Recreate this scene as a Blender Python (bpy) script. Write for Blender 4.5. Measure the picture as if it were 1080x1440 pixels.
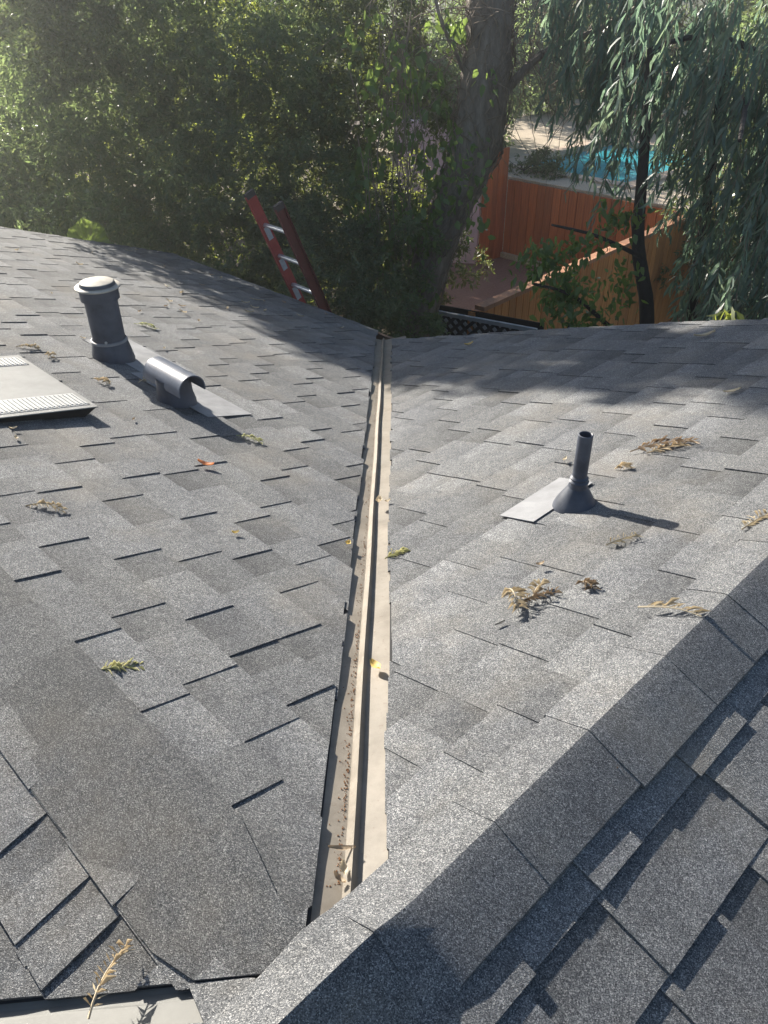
import bpy, bmesh, math, random
import numpy as np
from mathutils import Vector, Matrix

for o in list(bpy.data.objects):
    bpy.data.objects.remove(o)
random.seed(7)
rng = np.random.default_rng(7)
SC = bpy.context.scene
COL = SC.collection

# ------------------------------------------------------------------ camera
CAM = np.array([0.07124, -0.61880, 1.25791])
ROT = np.array([[0.9999, 0.0095, -0.0059], [0.0004, -0.5589, -0.8292], [-0.0112, 0.8291, -0.5589]])
FPX = 1134.63
cd = bpy.data.cameras.new("camera")
cam = bpy.data.objects.new("camera", cd)
COL.objects.link(cam)
cd.sensor_fit = 'VERTICAL'
cd.sensor_height = 24.0
cd.lens = FPX / 1440 * 24.0
cd.clip_start = 0.05
cd.clip_end = 500
R_, D_, F_ = ROT
cam.matrix_world = Matrix(((R_[0], -D_[0], -F_[0], CAM[0]), (R_[1], -D_[1], -F_[1], CAM[1]),
                           (R_[2], -D_[2], -F_[2], CAM[2]), (0, 0, 0, 1)))
SC.camera = cam

# ------------------------------------------------------------------ light
GLARE_HAZE = 0.0045
SUN = np.array([-0.573, 0.708, 0.400])
SUN /= np.linalg.norm(SUN)
SUN_EL = math.asin(SUN[2])
SUN_AZ = math.atan2(SUN[0], SUN[1])            # from +Y towards +X
world = bpy.data.worlds.new("World")
SC.world = world
world.use_nodes = True
wn = world.node_tree.nodes
sky = wn.new("ShaderNodeTexSky")
sky.sky_type = 'NISHITA'
sky.sun_disc = False
sky.sun_elevation = SUN_EL
sky.sun_rotation = SUN_AZ
wn["Background"].inputs[1].default_value = 0.058
world.node_tree.links.new(sky.outputs[0], wn["Background"].inputs[0])
sl = bpy.data.lights.new("sun", 'SUN')
sl.energy = 5.0
sl.angle = math.radians(0.55)
sl.color = (1.0, 0.93, 0.82)
sun = bpy.data.objects.new("sun", sl)
COL.objects.link(sun)
sun.rotation_euler = Vector(tuple(-SUN)).to_track_quat('-Z', 'Y').to_euler()
SC.view_settings.view_transform = 'Standard'
SC.view_settings.look = 'None'
SC.view_settings.gamma = 1
SC.view_settings.use_curve_mapping = False
SC.view_settings.exposure = 1.42

# ------------------------------------------------------------------ materials
class NT:
    def __init__(s, name):
        s.m = bpy.data.materials.new(name)
        s.m.use_nodes = True
        s.t = s.m.node_tree
        s.b = s.t.nodes["Principled BSDF"]
        s.out = s.t.nodes["Material Output"]
    def n(s, typ, **kw):
        x = s.t.nodes.new(typ)
        for k, v in kw.items():
            if k.startswith("i_"):
                x.inputs[int(k[2:])].default_value = v
            else:
                setattr(x, k, v)
        return x
    def l(s, a, b):
        s.t.links.new(a, b)
    def set(s, name, v):
        s.b.inputs[name].default_value = v
    def noise(s, vec, scale, detail=2.0, rough=0.5):
        x = s.n("ShaderNodeTexNoise")
        x.inputs["Scale"].default_value = scale
        x.inputs["Detail"].default_value = detail
        x.inputs["Roughness"].default_value = rough
        if vec is not None:
            s.l(vec, x.inputs["Vector"])
        return x.outputs["Fac"]
    def ramp(s, fac, stops):
        x = s.n("ShaderNodeValToRGB")
        e = x.color_ramp.elements
        while len(e) < len(stops):
            e.new(0.5)
        for i, (p, c) in enumerate(stops):
            e[i].position = p
            e[i].color = (*c, 1)
        s.l(fac, x.inputs[0])
        return x.outputs[0]
    def mul(s, a, b, fac=1.0, mode='MULTIPLY'):
        x = s.n("ShaderNodeMixRGB", blend_type=mode)
        x.inputs[0].default_value = fac
        for i, v in ((1, a), (2, b)):
            if isinstance(v, (tuple, list)):
                x.inputs[i].default_value = (*v, 1)
            else:
                s.l(v, x.inputs[i])
        return x.outputs[0]
    def bump(s, h, strength, dist):
        x = s.n("ShaderNodeBump")
        x.inputs["Strength"].default_value = strength
        x.inputs["Distance"].default_value = dist
        s.l(h, x.inputs["Height"])
        s.l(x.outputs[0], s.b.inputs["Normal"])
    def pos(s):
        return s.n("ShaderNodeNewGeometry").outputs["Position"]

def simple(name, col, rough=0.6, metal=0.0, var=0.25, scale=6.0, bump=0.0, spec=0.3, var2=None):
    t = NT(name)
    p = t.n("ShaderNodeTexCoord").outputs["Object"]
    f = t.noise(p, scale, 5, 0.6)
    lo = tuple(c * (1 - var) for c in col)
    hi = tuple(min(1, c * (1 + var)) for c in (var2 or col))
    c = t.ramp(f, [(0.3, lo), (0.7, hi)])
    t.l(c, t.b.inputs["Base Color"])
    t.set("Roughness", rough)
    t.set("Metallic", metal)
    t.set("Specular IOR Level", spec)
    if bump:
        t.bump(t.noise(p, scale * 8, 4), 0.6, bump)
    return t.m

def shingle_material():
    t = NT("asphalt_granules")
    p = t.pos()
    at = t.n("ShaderNodeAttribute", attribute_name="tone")
    vor = t.n("ShaderNodeTexVoronoi")
    vor.inputs["Scale"].default_value = 590
    t.l(p, vor.inputs["Vector"])
    sep = t.n("ShaderNodeSeparateColor")
    t.l(vor.outputs["Color"], sep.inputs[0])
    gran = t.ramp(sep.outputs[0], [(0.0, (0.040, 0.044, 0.050)), (0.3, (0.100, 0.106, 0.114)),
                                   (0.72, (0.182, 0.188, 0.195)), (0.9, (0.295, 0.30, 0.30)), (1.0, (0.44, 0.44, 0.435))])
    big = t.ramp(t.noise(p, 3.2, 5, 0.65), [(0.3, (0.78, 0.78, 0.80)), (0.7, (1.12, 1.10, 1.06))])
    mid = t.ramp(t.noise(p, 38, 3, 0.6), [(0.3, (0.84, 0.84, 0.84)), (0.7, (1.14, 1.14, 1.14))])
    dust = t.n("ShaderNodeMixRGB", blend_type='MIX')
    dn = t.ramp(t.noise(p, 1.7, 6, 0.7), [(0.50, (0, 0, 0)), (0.78, (0.6, 0.6, 0.6))])
    c = t.mul(t.mul(gran, big), mid)
    t.l(dn, dust.inputs[0])
    t.l(c, dust.inputs[1])
    dust.inputs[2].default_value = (0.21, 0.185, 0.15, 1)
    c = t.mul(dust.outputs[0], at.outputs["Color"])
    t.l(c, t.b.inputs["Base Color"])
    t.set("Roughness", 0.85)
    t.set("Specular IOR Level", 0.25)
    t.bump(vor.outputs["Distance"], 0.75, 0.0016)
    return t.m

def leaf_material(name, cols, trans=0.35, rough=0.45, tint=(0.55, 0.75, 0.12)):
    t = NT(name)
    g = t.n("ShaderNodeNewGeometry")
    c = t.ramp(g.outputs["Random Per Island"], [(i / (len(cols) - 1), k) for i, k in enumerate(cols)])
    n = t.noise(g.outputs["Position"], 1.3, 3)
    c = t.mul(c, t.ramp(n, [(0.3, (0.75, 0.8, 0.8)), (0.7, (1.25, 1.2, 1.1))]))
    t.l(c, t.b.inputs["Base Color"])
    t.set("Roughness", rough)
    t.set("Specular IOR Level", 0.45)
    tr = t.n("ShaderNodeBsdfTranslucent")
    tc = t.mul(t.mul(c, (2.0, 2.0, 2.0)), tint, 0.38, 'MIX')
    t.l(tc, tr.inputs[0])
    mx = t.n("ShaderNodeMixShader")
    mx.inputs[0].default_value = trans
    t.l(t.b.outputs[0], mx.inputs[1])
    t.l(tr.outputs[0], mx.inputs[2])
    t.l(mx.outputs[0], t.out.inputs[0])
    return t.m

def wood_material(name, col, dark):
    t = NT(name)
    tc = t.n("ShaderNodeTexCoord").outputs["Object"]
    oi = t.n("ShaderNodeObjectInfo")
    mp = t.n("ShaderNodeMapping")
    mp.inputs["Scale"].default_value = (22, 22, 1.4)
    t.l(tc, mp.inputs["Vector"])
    add = t.n("ShaderNodeVectorMath", operation='ADD')
    t.l(mp.outputs[0], add.inputs[0])
    t.l(oi.outputs["Location"], add.inputs[1])
    f = t.noise(add.outputs[0], 1.6, 5, 0.65)
    c = t.ramp(f, [(0.28, dark), (0.62, col), (0.85, tuple(min(1, k * 1.35) for k in col))])
    rv = t.ramp(oi.outputs["Random"], [(0, (0.78, 0.76, 0.74)), (1, (1.18, 1.16, 1.12))])
    t.l(t.mul(c, rv), t.b.inputs["Base Color"])
    t.set("Roughness", 0.7)
    t.bump(f, 0.4, 0.004)
    return t.m

def flashing_material():
    t = NT("weathered_flashing_metal")
    p = t.pos()
    c = t.ramp(t.noise(p, 9, 6, 0.7), [(0.3, (0.175, 0.155, 0.13)), (0.55, (0.245, 0.225, 0.195)), (0.8, (0.285, 0.265, 0.235))])
    sp = t.ramp(t.noise(p, 70, 3, 0.7), [(0.62, (1, 1, 1)), (0.74, (0.62, 0.42, 0.28))])
    st = t.ramp(t.noise(p, 2.2, 4, 0.6), [(0.4, (0.85, 0.83, 0.8)), (0.7, (1.05, 1.0, 0.94))])
    t.l(t.mul(t.mul(c, sp, 0.55), st), t.b.inputs["Base Color"])
    t.set("Roughness", 0.55)
    t.set("Metallic", 0.0)
    t.set("Specular IOR Level", 0.35)
    t.bump(t.noise(p, 25, 4), 0.3, 0.002)
    return t.m

def bark_material(name, a, b, sc=14):
    t = NT(name)
    tc = t.n("ShaderNodeTexCoord").outputs["Object"]
    mp = t.n("ShaderNodeMapping")
    mp.inputs["Scale"].default_value = (1, 1, 0.22)
    t.l(tc, mp.inputs["Vector"])
    f = t.noise(mp.outputs[0], sc, 6, 0.7)
    t.l(t.ramp(f, [(0.3, a), (0.7, b)]), t.b.inputs["Base Color"])
    t.set("Roughness", 0.9)
    t.bump(f, 1.0, 0.03)
    return t.m

def water_material():
    t = NT("pool_water_surface")
    p = t.pos()
    c = t.ramp(t.noise(p, 1.3, 3), [(0.3, (0.05, 0.42, 0.52)), (0.7, (0.10, 0.56, 0.64))])
    t.l(c, t.b.inputs["Base Color"])
    t.set("Roughness", 0.08)
    t.bump(t.noise(p, 3.5, 3), 0.25, 0.05)
    return t.m

def ground_material(name, a, b, sc=1.2, fine=60):
    t = NT(name)
    p = t.pos()
    c = t.ramp(t.noise(p, sc, 6, 0.7), [(0.3, a), (0.7, b)])
    c = t.mul(c, t.ramp(t.noise(p, fine, 3), [(0.3, (0.7, 0.7, 0.7)), (0.7, (1.2, 1.2, 1.2))]))
    t.l(c, t.b.inputs["Base Color"])
    t.set("Roughness", 0.95)
    t.bump(t.noise(p, fine * 0.6, 4), 0.5, 0.02)
    return t.m

M_SH = shingle_material()
M_FL = flashing_material()
M_DECK = simple("roof_felt", (0.03, 0.03, 0.032), 0.9)
M_VENT = simple("slate_blue_vent_paint", (0.050, 0.060, 0.085), 0.45, 0.0, 0.42, 9, 0.0010, 0.45, (0.062, 0.070, 0.092))
M_VENTL = simple("dusty_vent_cap_paint", (0.40, 0.37, 0.32), 0.6, 0.0, 0.22, 18, 0.0008)
M_GALV = simple("dull_galvanised_sheet", (0.42, 0.42, 0.41), 0.45, 0.35, 0.12, 12, 0.0006)
M_SLOT = simple("slotted_light_sheet", (0.46, 0.46, 0.45), 0.5, 0.0, 0.1, 20)
M_SHEET = simple("grey_painted_sheet", (0.225, 0.225, 0.218), 0.55, 0.0, 0.14, 9, 0.0005)
M_BLK = simple("dark_void", (0.015, 0.015, 0.017), 0.8)
M_GREYFL = simple("grey_flange_sheet", (0.25, 0.252, 0.26), 0.6, 0.0, 0.2, 12, 0.0006)
M_STUC = simple("pink_stucco", (0.66, 0.50, 0.56), 0.9, 0, 0.1, 4, 0.004)
M_STUCB = simple("tan_pink_stucco", (0.42, 0.27, 0.22), 0.9, 0, 0.18, 5, 0.006)
M_WALL = simple("cream_wall_paint", (0.55, 0.50, 0.42), 0.85, 0, 0.1, 3, 0.003)
M_TRIM = simple("brown_fascia_paint", (0.12, 0.075, 0.05), 0.7)
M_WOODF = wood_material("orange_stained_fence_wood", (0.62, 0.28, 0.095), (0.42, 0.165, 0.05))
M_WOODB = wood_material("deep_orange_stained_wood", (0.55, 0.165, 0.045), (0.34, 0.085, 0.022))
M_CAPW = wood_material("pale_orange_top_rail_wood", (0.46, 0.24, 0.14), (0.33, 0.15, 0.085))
M_LAT = simple("dark_lattice_wood", (0.035, 0.036, 0.042), 0.7)
M_LATL = simple("grey_lattice_rail", (0.34, 0.355, 0.38), 0.6)
M_PATIO = ground_material("brown_patio_slab", (0.22, 0.12, 0.09), (0.32, 0.175, 0.135), 1.5, 30)
M_DECKC = ground_material("cream_pool_concrete", (0.46, 0.38, 0.29), (0.58, 0.49, 0.38), 1.2, 40)
M_GRND = ground_material("dry_garden_soil", (0.09, 0.065, 0.045), (0.17, 0.13, 0.085), 0.6, 20)
M_HILL = ground_material("far_green_slope", (0.055, 0.07, 0.028), (0.13, 0.125, 0.05), 0.25, 3)
M_WATER = water_material()
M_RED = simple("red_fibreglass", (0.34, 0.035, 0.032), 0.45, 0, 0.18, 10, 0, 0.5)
M_RED_SHADE = simple("shaded_red_fibreglass", (0.12, 0.018, 0.018), 0.5, 0, 0.2, 10, 0, 0.5)  # same red for the right rail, its shade put into the colour
M_ALU = simple("brushed_aluminium", (0.66, 0.67, 0.68), 0.35, 0.7, 0.06, 12)
M_STICK = simple("grey_sticker", (0.42, 0.42, 0.44), 0.5, 0, 0.12, 30)
M_INK = simple("black_print", (0.02, 0.02, 0.02), 0.5)
M_RUBB = simple("dark_end_cap_plastic", (0.06, 0.05, 0.05), 0.6)
M_DRY = leaf_material("straw_dry_leaf", [(0.42, 0.35, 0.25), (0.56, 0.48, 0.36), (0.30, 0.24, 0.16)], 0.18, 0.7, (0.6, 0.42, 0.2))
M_DRYB = leaf_material("brown_dry_leaf", [(0.22, 0.16, 0.11), (0.38, 0.29, 0.20), (0.14, 0.10, 0.07)], 0.15, 0.7, (0.5, 0.3, 0.15))
M_ORL = leaf_material("orange_dead_leaf", [(0.50, 0.17, 0.07), (0.58, 0.22, 0.09)], 0.2, 0.6, (0.7, 0.25, 0.08))
M_YELL = leaf_material("yellow_dead_leaf", [(0.55, 0.38, 0.09), (0.62, 0.45, 0.16)], 0.2, 0.6, (0.7, 0.5, 0.1))
M_GRNL = leaf_material("pale_green_sprig", [(0.36, 0.36, 0.20), (0.48, 0.45, 0.28)], 0.2, 0.6, (0.6, 0.6, 0.2))
M_DEBR = simple("brown_crumbly_debris", (0.17, 0.085, 0.04), 0.95, 0, 0.4, 60)
M_LEAF_P = leaf_material("grey_green_shrub_leaf", [(0.068, 0.096, 0.068), (0.095, 0.130, 0.092), (0.13, 0.16, 0.118), (0.15, 0.15, 0.10)], 0.45, 0.40)
M_LEAF_O = leaf_material("olive_shrub_leaf", [(0.065, 0.085, 0.042), (0.095, 0.12, 0.058), (0.14, 0.15, 0.07)], 0.30, 0.42, (0.50, 0.60, 0.12))
M_LEAF_E = leaf_material("blue_green_weeping_leaf", [(0.085, 0.132, 0.118), (0.118, 0.172, 0.15), (0.15, 0.20, 0.175), (0.16, 0.175, 0.13)], 0.42, 0.36, (0.35, 0.55, 0.25))
M_LEAF_V = leaf_material("broad_vine_leaf", [(0.055, 0.105, 0.045), (0.08, 0.14, 0.055), (0.12, 0.17, 0.07)], 0.42, 0.32, (0.62, 0.8, 0.10))
M_LEAF_Y = leaf_material("sunny_yellow_green_leaf", [(0.09, 0.12, 0.03), (0.13, 0.16, 0.04)], 0.5, 0.4, (0.75, 0.8, 0.12))  # lighter and yellower, backlight put into the leaf colour
M_LEAF_B = leaf_material("fan_leaf_green", [(0.085, 0.13, 0.04), (0.10, 0.15, 0.045)], 0.35, 0.4, (0.6, 0.75, 0.12))
M_BARK = bark_material("grey_brown_bark", (0.14, 0.115, 0.095), (0.36, 0.31, 0.26))
M_BARKD = bark_material("dark_bark", (0.03, 0.024, 0.022), (0.075, 0.062, 0.055))
M_TWIG = simple("bare_twig", (0.25, 0.20, 0.155), 0.9, 0, 0.35, 8)
M_WIRE = simple("pale_wire", (0.35, 0.33, 0.3), 0.6)

# ------------------------------------------------------------------ helpers
def mesh(name, verts, faces, mat, smooth=False, tone=None):
    me = bpy.data.meshes.new(name)
    me.from_pydata([tuple(map(float, v)) for v in verts], [], faces)
    me.materials.append(mat)
    if smooth:
        me.polygons.foreach_set("use_smooth", [True] * len(me.polygons))
    if tone is not None:
        a = me.attributes.new("tone", 'FLOAT_COLOR', 'POINT')
        t = np.ones((len(verts), 4), np.float32)
        t[:, :3] = np.asarray(tone, np.float32).reshape(-1, 1) if np.ndim(tone) == 1 else np.asarray(tone)
        a.data.foreach_set("color", t.ravel())
    me.update()
    return me

def fast_mesh(name, V, F, mat, smooth=False):
    """V (n,3), F (m,k) arrays of equal-size polygons"""
    me = bpy.data.meshes.new(name)
    V = np.ascontiguousarray(V, np.float32)
    F = np.ascontiguousarray(F, np.int32)
    m, k = F.shape
    me.vertices.add(len(V))
    me.vertices.foreach_set("co", V.ravel())
    me.loops.add(m * k)
    me.loops.foreach_set("vertex_index", F.ravel())
    me.polygons.add(m)
    me.polygons.foreach_set("loop_start", np.arange(0, m * k, k, dtype=np.int32))
    me.polygons.foreach_set("loop_total", np.full(m, k, np.int32))
    if smooth:
        me.polygons.foreach_set("use_smooth", np.ones(m, bool))
    me.materials.append(mat)
    me.update(calc_edges=True)
    return me

def obj(name, me, parent=None, loc=(0, 0, 0), **props):
    o = bpy.data.objects.new(name, me)
    COL.objects.link(o)
    o.location = loc
    if parent is not None:
        o.parent = parent
    for k, v in props.items():
        o[k] = v
    return o

def thing(name, label, cat, loc=(0, 0, 0), group=None):
    o = obj(name, None, None, loc, label=label, category=cat)
    o.empty_display_size = 0.1
    if group:
        o["group"] = group
    return o

def tag(o, label, cat, group=None):
    o["label"] = label
    o["category"] = cat
    if group:
        o["group"] = group
    return o

class MB:
    """collects shapes into one mesh"""
    def __init__(s):
        s.v, s.f = [], []
    def add(s, verts, faces):
        k = len(s.v)
        s.v += [tuple(map(float, v)) for v in verts]
        s.f += [tuple(i + k for i in f) for f in faces]
    def box(s, c, x, y, z):
        """box from centre and three half-axis vectors"""
        c, x, y, z = (np.asarray(k, float) for k in (c, x, y, z))
        vs = [c + sx * x + sy * y + sz * z for sz in (-1, 1) for sy in (-1, 1) for sx in (-1, 1)]
        s.add(vs, [(0, 2, 3, 1), (4, 5, 7, 6), (0, 1, 5, 4), (2, 6, 7, 3), (0, 4, 6, 2), (1, 3, 7, 5)])
    def tube(s, pts, rad, n=8, cap=True, jit=0.0):
        pts = [np.asarray(q, float) for q in pts]
        if np.isscalar(rad):
            rad = [rad] * len(pts)
        up = np.array([0.31, 0.17, 0.93])
        rings, fs = [], []
        for i, q in enumerate(pts):
            t = pts[min(i + 1, len(pts) - 1)] - pts[max(i - 1, 0)]
            t = t / (np.linalg.norm(t) + 1e-9)
            a = np.cross(t, up)
            if np.linalg.norm(a) < 1e-3:
                a = np.cross(t, [1, 0, 0])
            a /= np.linalg.norm(a)
            b = np.cross(t, a)
            for j in range(n):
                w = 2 * math.pi * j / n
                rr = rad[i] * (1 + (random.uniform(-jit, jit) if jit else 0))
                rings.append(q + rr * (math.cos(w) * a + math.sin(w) * b))
        for i in range(len(pts) - 1):
            for j in range(n):
                k = (j + 1) % n
                fs.append((i * n + j, i * n + k, (i + 1) * n + k, (i + 1) * n + j))
        if cap:
            fs.append(tuple(range(n))[::-1])
            fs.append(tuple((len(pts) - 1) * n + j for j in range(n)))
        s.add(rings, fs)
    def lathe(s, prof, n=28, axis=((1, 0, 0), (0, 1, 0), (0, 0, 1)), o=(0, 0, 0)):
        ax = np.asarray(axis, float)
        o = np.asarray(o, float)
        vs, fs = [], []
        for r, z in prof:
            for j in range(n):
                w = 2 * math.pi * j / n
                vs.append(o + r * math.cos(w) * ax[0] + r * math.sin(w) * ax[1] + z * ax[2])
        for i in range(len(prof) - 1):
            for j in range(n):
                k = (j + 1) % n
                fs.append((i * n + j, i * n + k, (i + 1) * n + k, (i + 1) * n + j))
        s.add(vs, fs)
    def mesh(s, name, mat, smooth=False):
        return mesh(name, s.v, s.f, mat, smooth)

def smooth_by_angle(me, deg=40):
    bm = bmesh.new()
    bm.from_mesh(me)
    for f in bm.faces:
        f.smooth = True
    for e in bm.edges:
        if len(e.link_faces) == 2 and e.calc_face_angle(0) > math.radians(deg):
            e.smooth = False
    bm.to_mesh(me)
    bm.free()
    return me

def project(w):
    q = ROT @ (np.asarray(w, float) - CAM)
    if q[2] < 0.1:
        return None
    return 540 + FPX * q[0] / q[2], 720 + FPX * q[1] / q[2]

# ------------------------------------------------------------------ the setting
GZ = -3.9
def sheet(name, pts, z, mat, **p):
    return obj(name, mesh(name, [(x, y, z) for x, y in pts], [tuple(range(len(pts)))], mat), kind="structure", **p)

sheet("ground", [(-220, -120), (220, -120), (220, 260), (-220, 260)], GZ - 0.06, M_GRND)
s2 = math.sqrt(.5)

# hill behind the trees
def hill():
    n, m = 60, 14
    vs, fs = [], []
    for j in range(m):
        for i in range(n):
            x = -130 + 260 * i / (n - 1)
            y = 34 + 8.0 * j
            k = max(0, (j - 0.3) / (m - 1))
            z = GZ - 0.3 + 7.5 * (k ** 0.8) + 1.3 * math.sin(x * 0.08 + j) * k + 0.9 * math.sin(x * 0.19 + 2 * j) * k
            vs.append((x, y, z if j else GZ - 0.5))
    for j in range(m - 1):
        for i in range(n - 1):
            fs.append((j * n + i, j * n + i + 1, (j + 1) * n + i + 1, (j + 1) * n + i))
    return mesh("hill", vs, fs, M_HILL, True)
obj("hill", hill(), kind="structure")

# ------------------------------------------------------------------ the house roof
P = 0.299
SLP = math.sqrt(1 + P * P)
def frame(kind):
    u, d = {"A": ((-s2, s2, 0), (s2, s2, -P)), "B": ((s2, s2, 0), (-s2, s2, -P)),
            "C": ((-s2, s2, 0), (-s2, -s2, -P)), "D": ((s2, s2, 0), (s2, -s2, -P)),
            "E": ((s2, s2, 0), (-s2, s2, -P))}[kind]
    u, d = np.array(u), np.array(d) / SLP
    n = np.cross(u, d)
    if n[2] < 0:
        n = -n
    return u, d, n

house = thing("house", "grey shingled house roof with pale metal valley between two slopes", "house")

def clip_poly(poly, h):
    """keep points with h[0]*a + h[1]*b + h[2] >= 0"""
    out = []
    for i in range(len(poly)):
        p, q = poly[i], poly[(i + 1) % len(poly)]
        fp, fq = h[0] * p[0] + h[1] * p[1] + h[2], h[0] * q[0] + h[1] * q[1] + h[2]
        if fp >= 0:
            out.append(p)
        if (fp >= 0) != (fq >= 0):
            k = fp / (fp - fq)
            out.append((p[0] + k * (q[0] - p[0]), p[1] + k * (q[1] - p[1])))
    return out

def half_from(p, q):
    """half plane left of p -> q"""
    (ax, ay), (bx, by) = p, q
    return (-(by - ay), (bx - ax), (by - ay) * ax - (bx - ax) * ay)

BIG = [(-9, -9), (9, -9), (9, 9), (-9, 9)]
def valley_half(w):
    return (1.0, -1.0 / SLP, -w * math.sqrt(2))
# slope outlines in (along ridge, down slope)
SLOPES = {
    "A": dict(E=.1525, b0=.0235, edge=[valley_half(.060), (0, -1, 3.93 * SLP), half_from((7.62, 2.47 * SLP), (7.05, 3.92 * SLP)), half_from((8.6, 0), (7.62, 2.47 * SLP))],
              lo=.0050, hi=.0081),
    "B": dict(E=.1495, b0=.0631, edge=[valley_half(.062), half_from((3.88, 2.41 * SLP), (3.70, 3.75 * SLP)), half_from((3.98, 1.35 * SLP), (3.88, 2.41 * SLP)), half_from((3.97, -.2), (3.98, 1.35 * SLP))],
              lo=.0050, hi=.0082),
    "C": dict(E=.153, b0=.042, edge=[(1.0, -1.0 / SLP, -.012), (0, -1, 2.6), (-1, 0, 3.4)], lo=.0055, hi=.010),
    "D": dict(E=.152, b0=.042, edge=[(1, 0, 1.2), (0, -1, 2.9), (-1, 0, 3.97)], lo=.0055, hi=.0105),
    "E": dict(E=.152, b0=.042, edge=[(-1.0, -1.0 / SLP, -.085), (0, -1, 2.0), (1, 0, 2.6)], lo=.0055, hi=.010),
}
KNOWN = {"A": {0: [.373], 1: [.505, .730, 1.449], 2: [.555, .771, .956, 1.789], 4: [.96, 1.179, 2.134], 5: [1.073], 6: [3.024], 7: [1.655], 8: [4.123], 9: [1.895], 11: [2.516]},
         "B": {0: [.449, .625, 1.288], 1: [.392, .599, .814, 1.022, 1.52, 1.976], 2: [.599, .811, 1.959, 2.246], 3: [.956, 1.18], 4: [1.097, 2.316, 2.605], 6: [1.285]},
         "C": {1: [.357, .458, .632], 2: [.317, .52]}, "D": {}, "E": {}}

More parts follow.
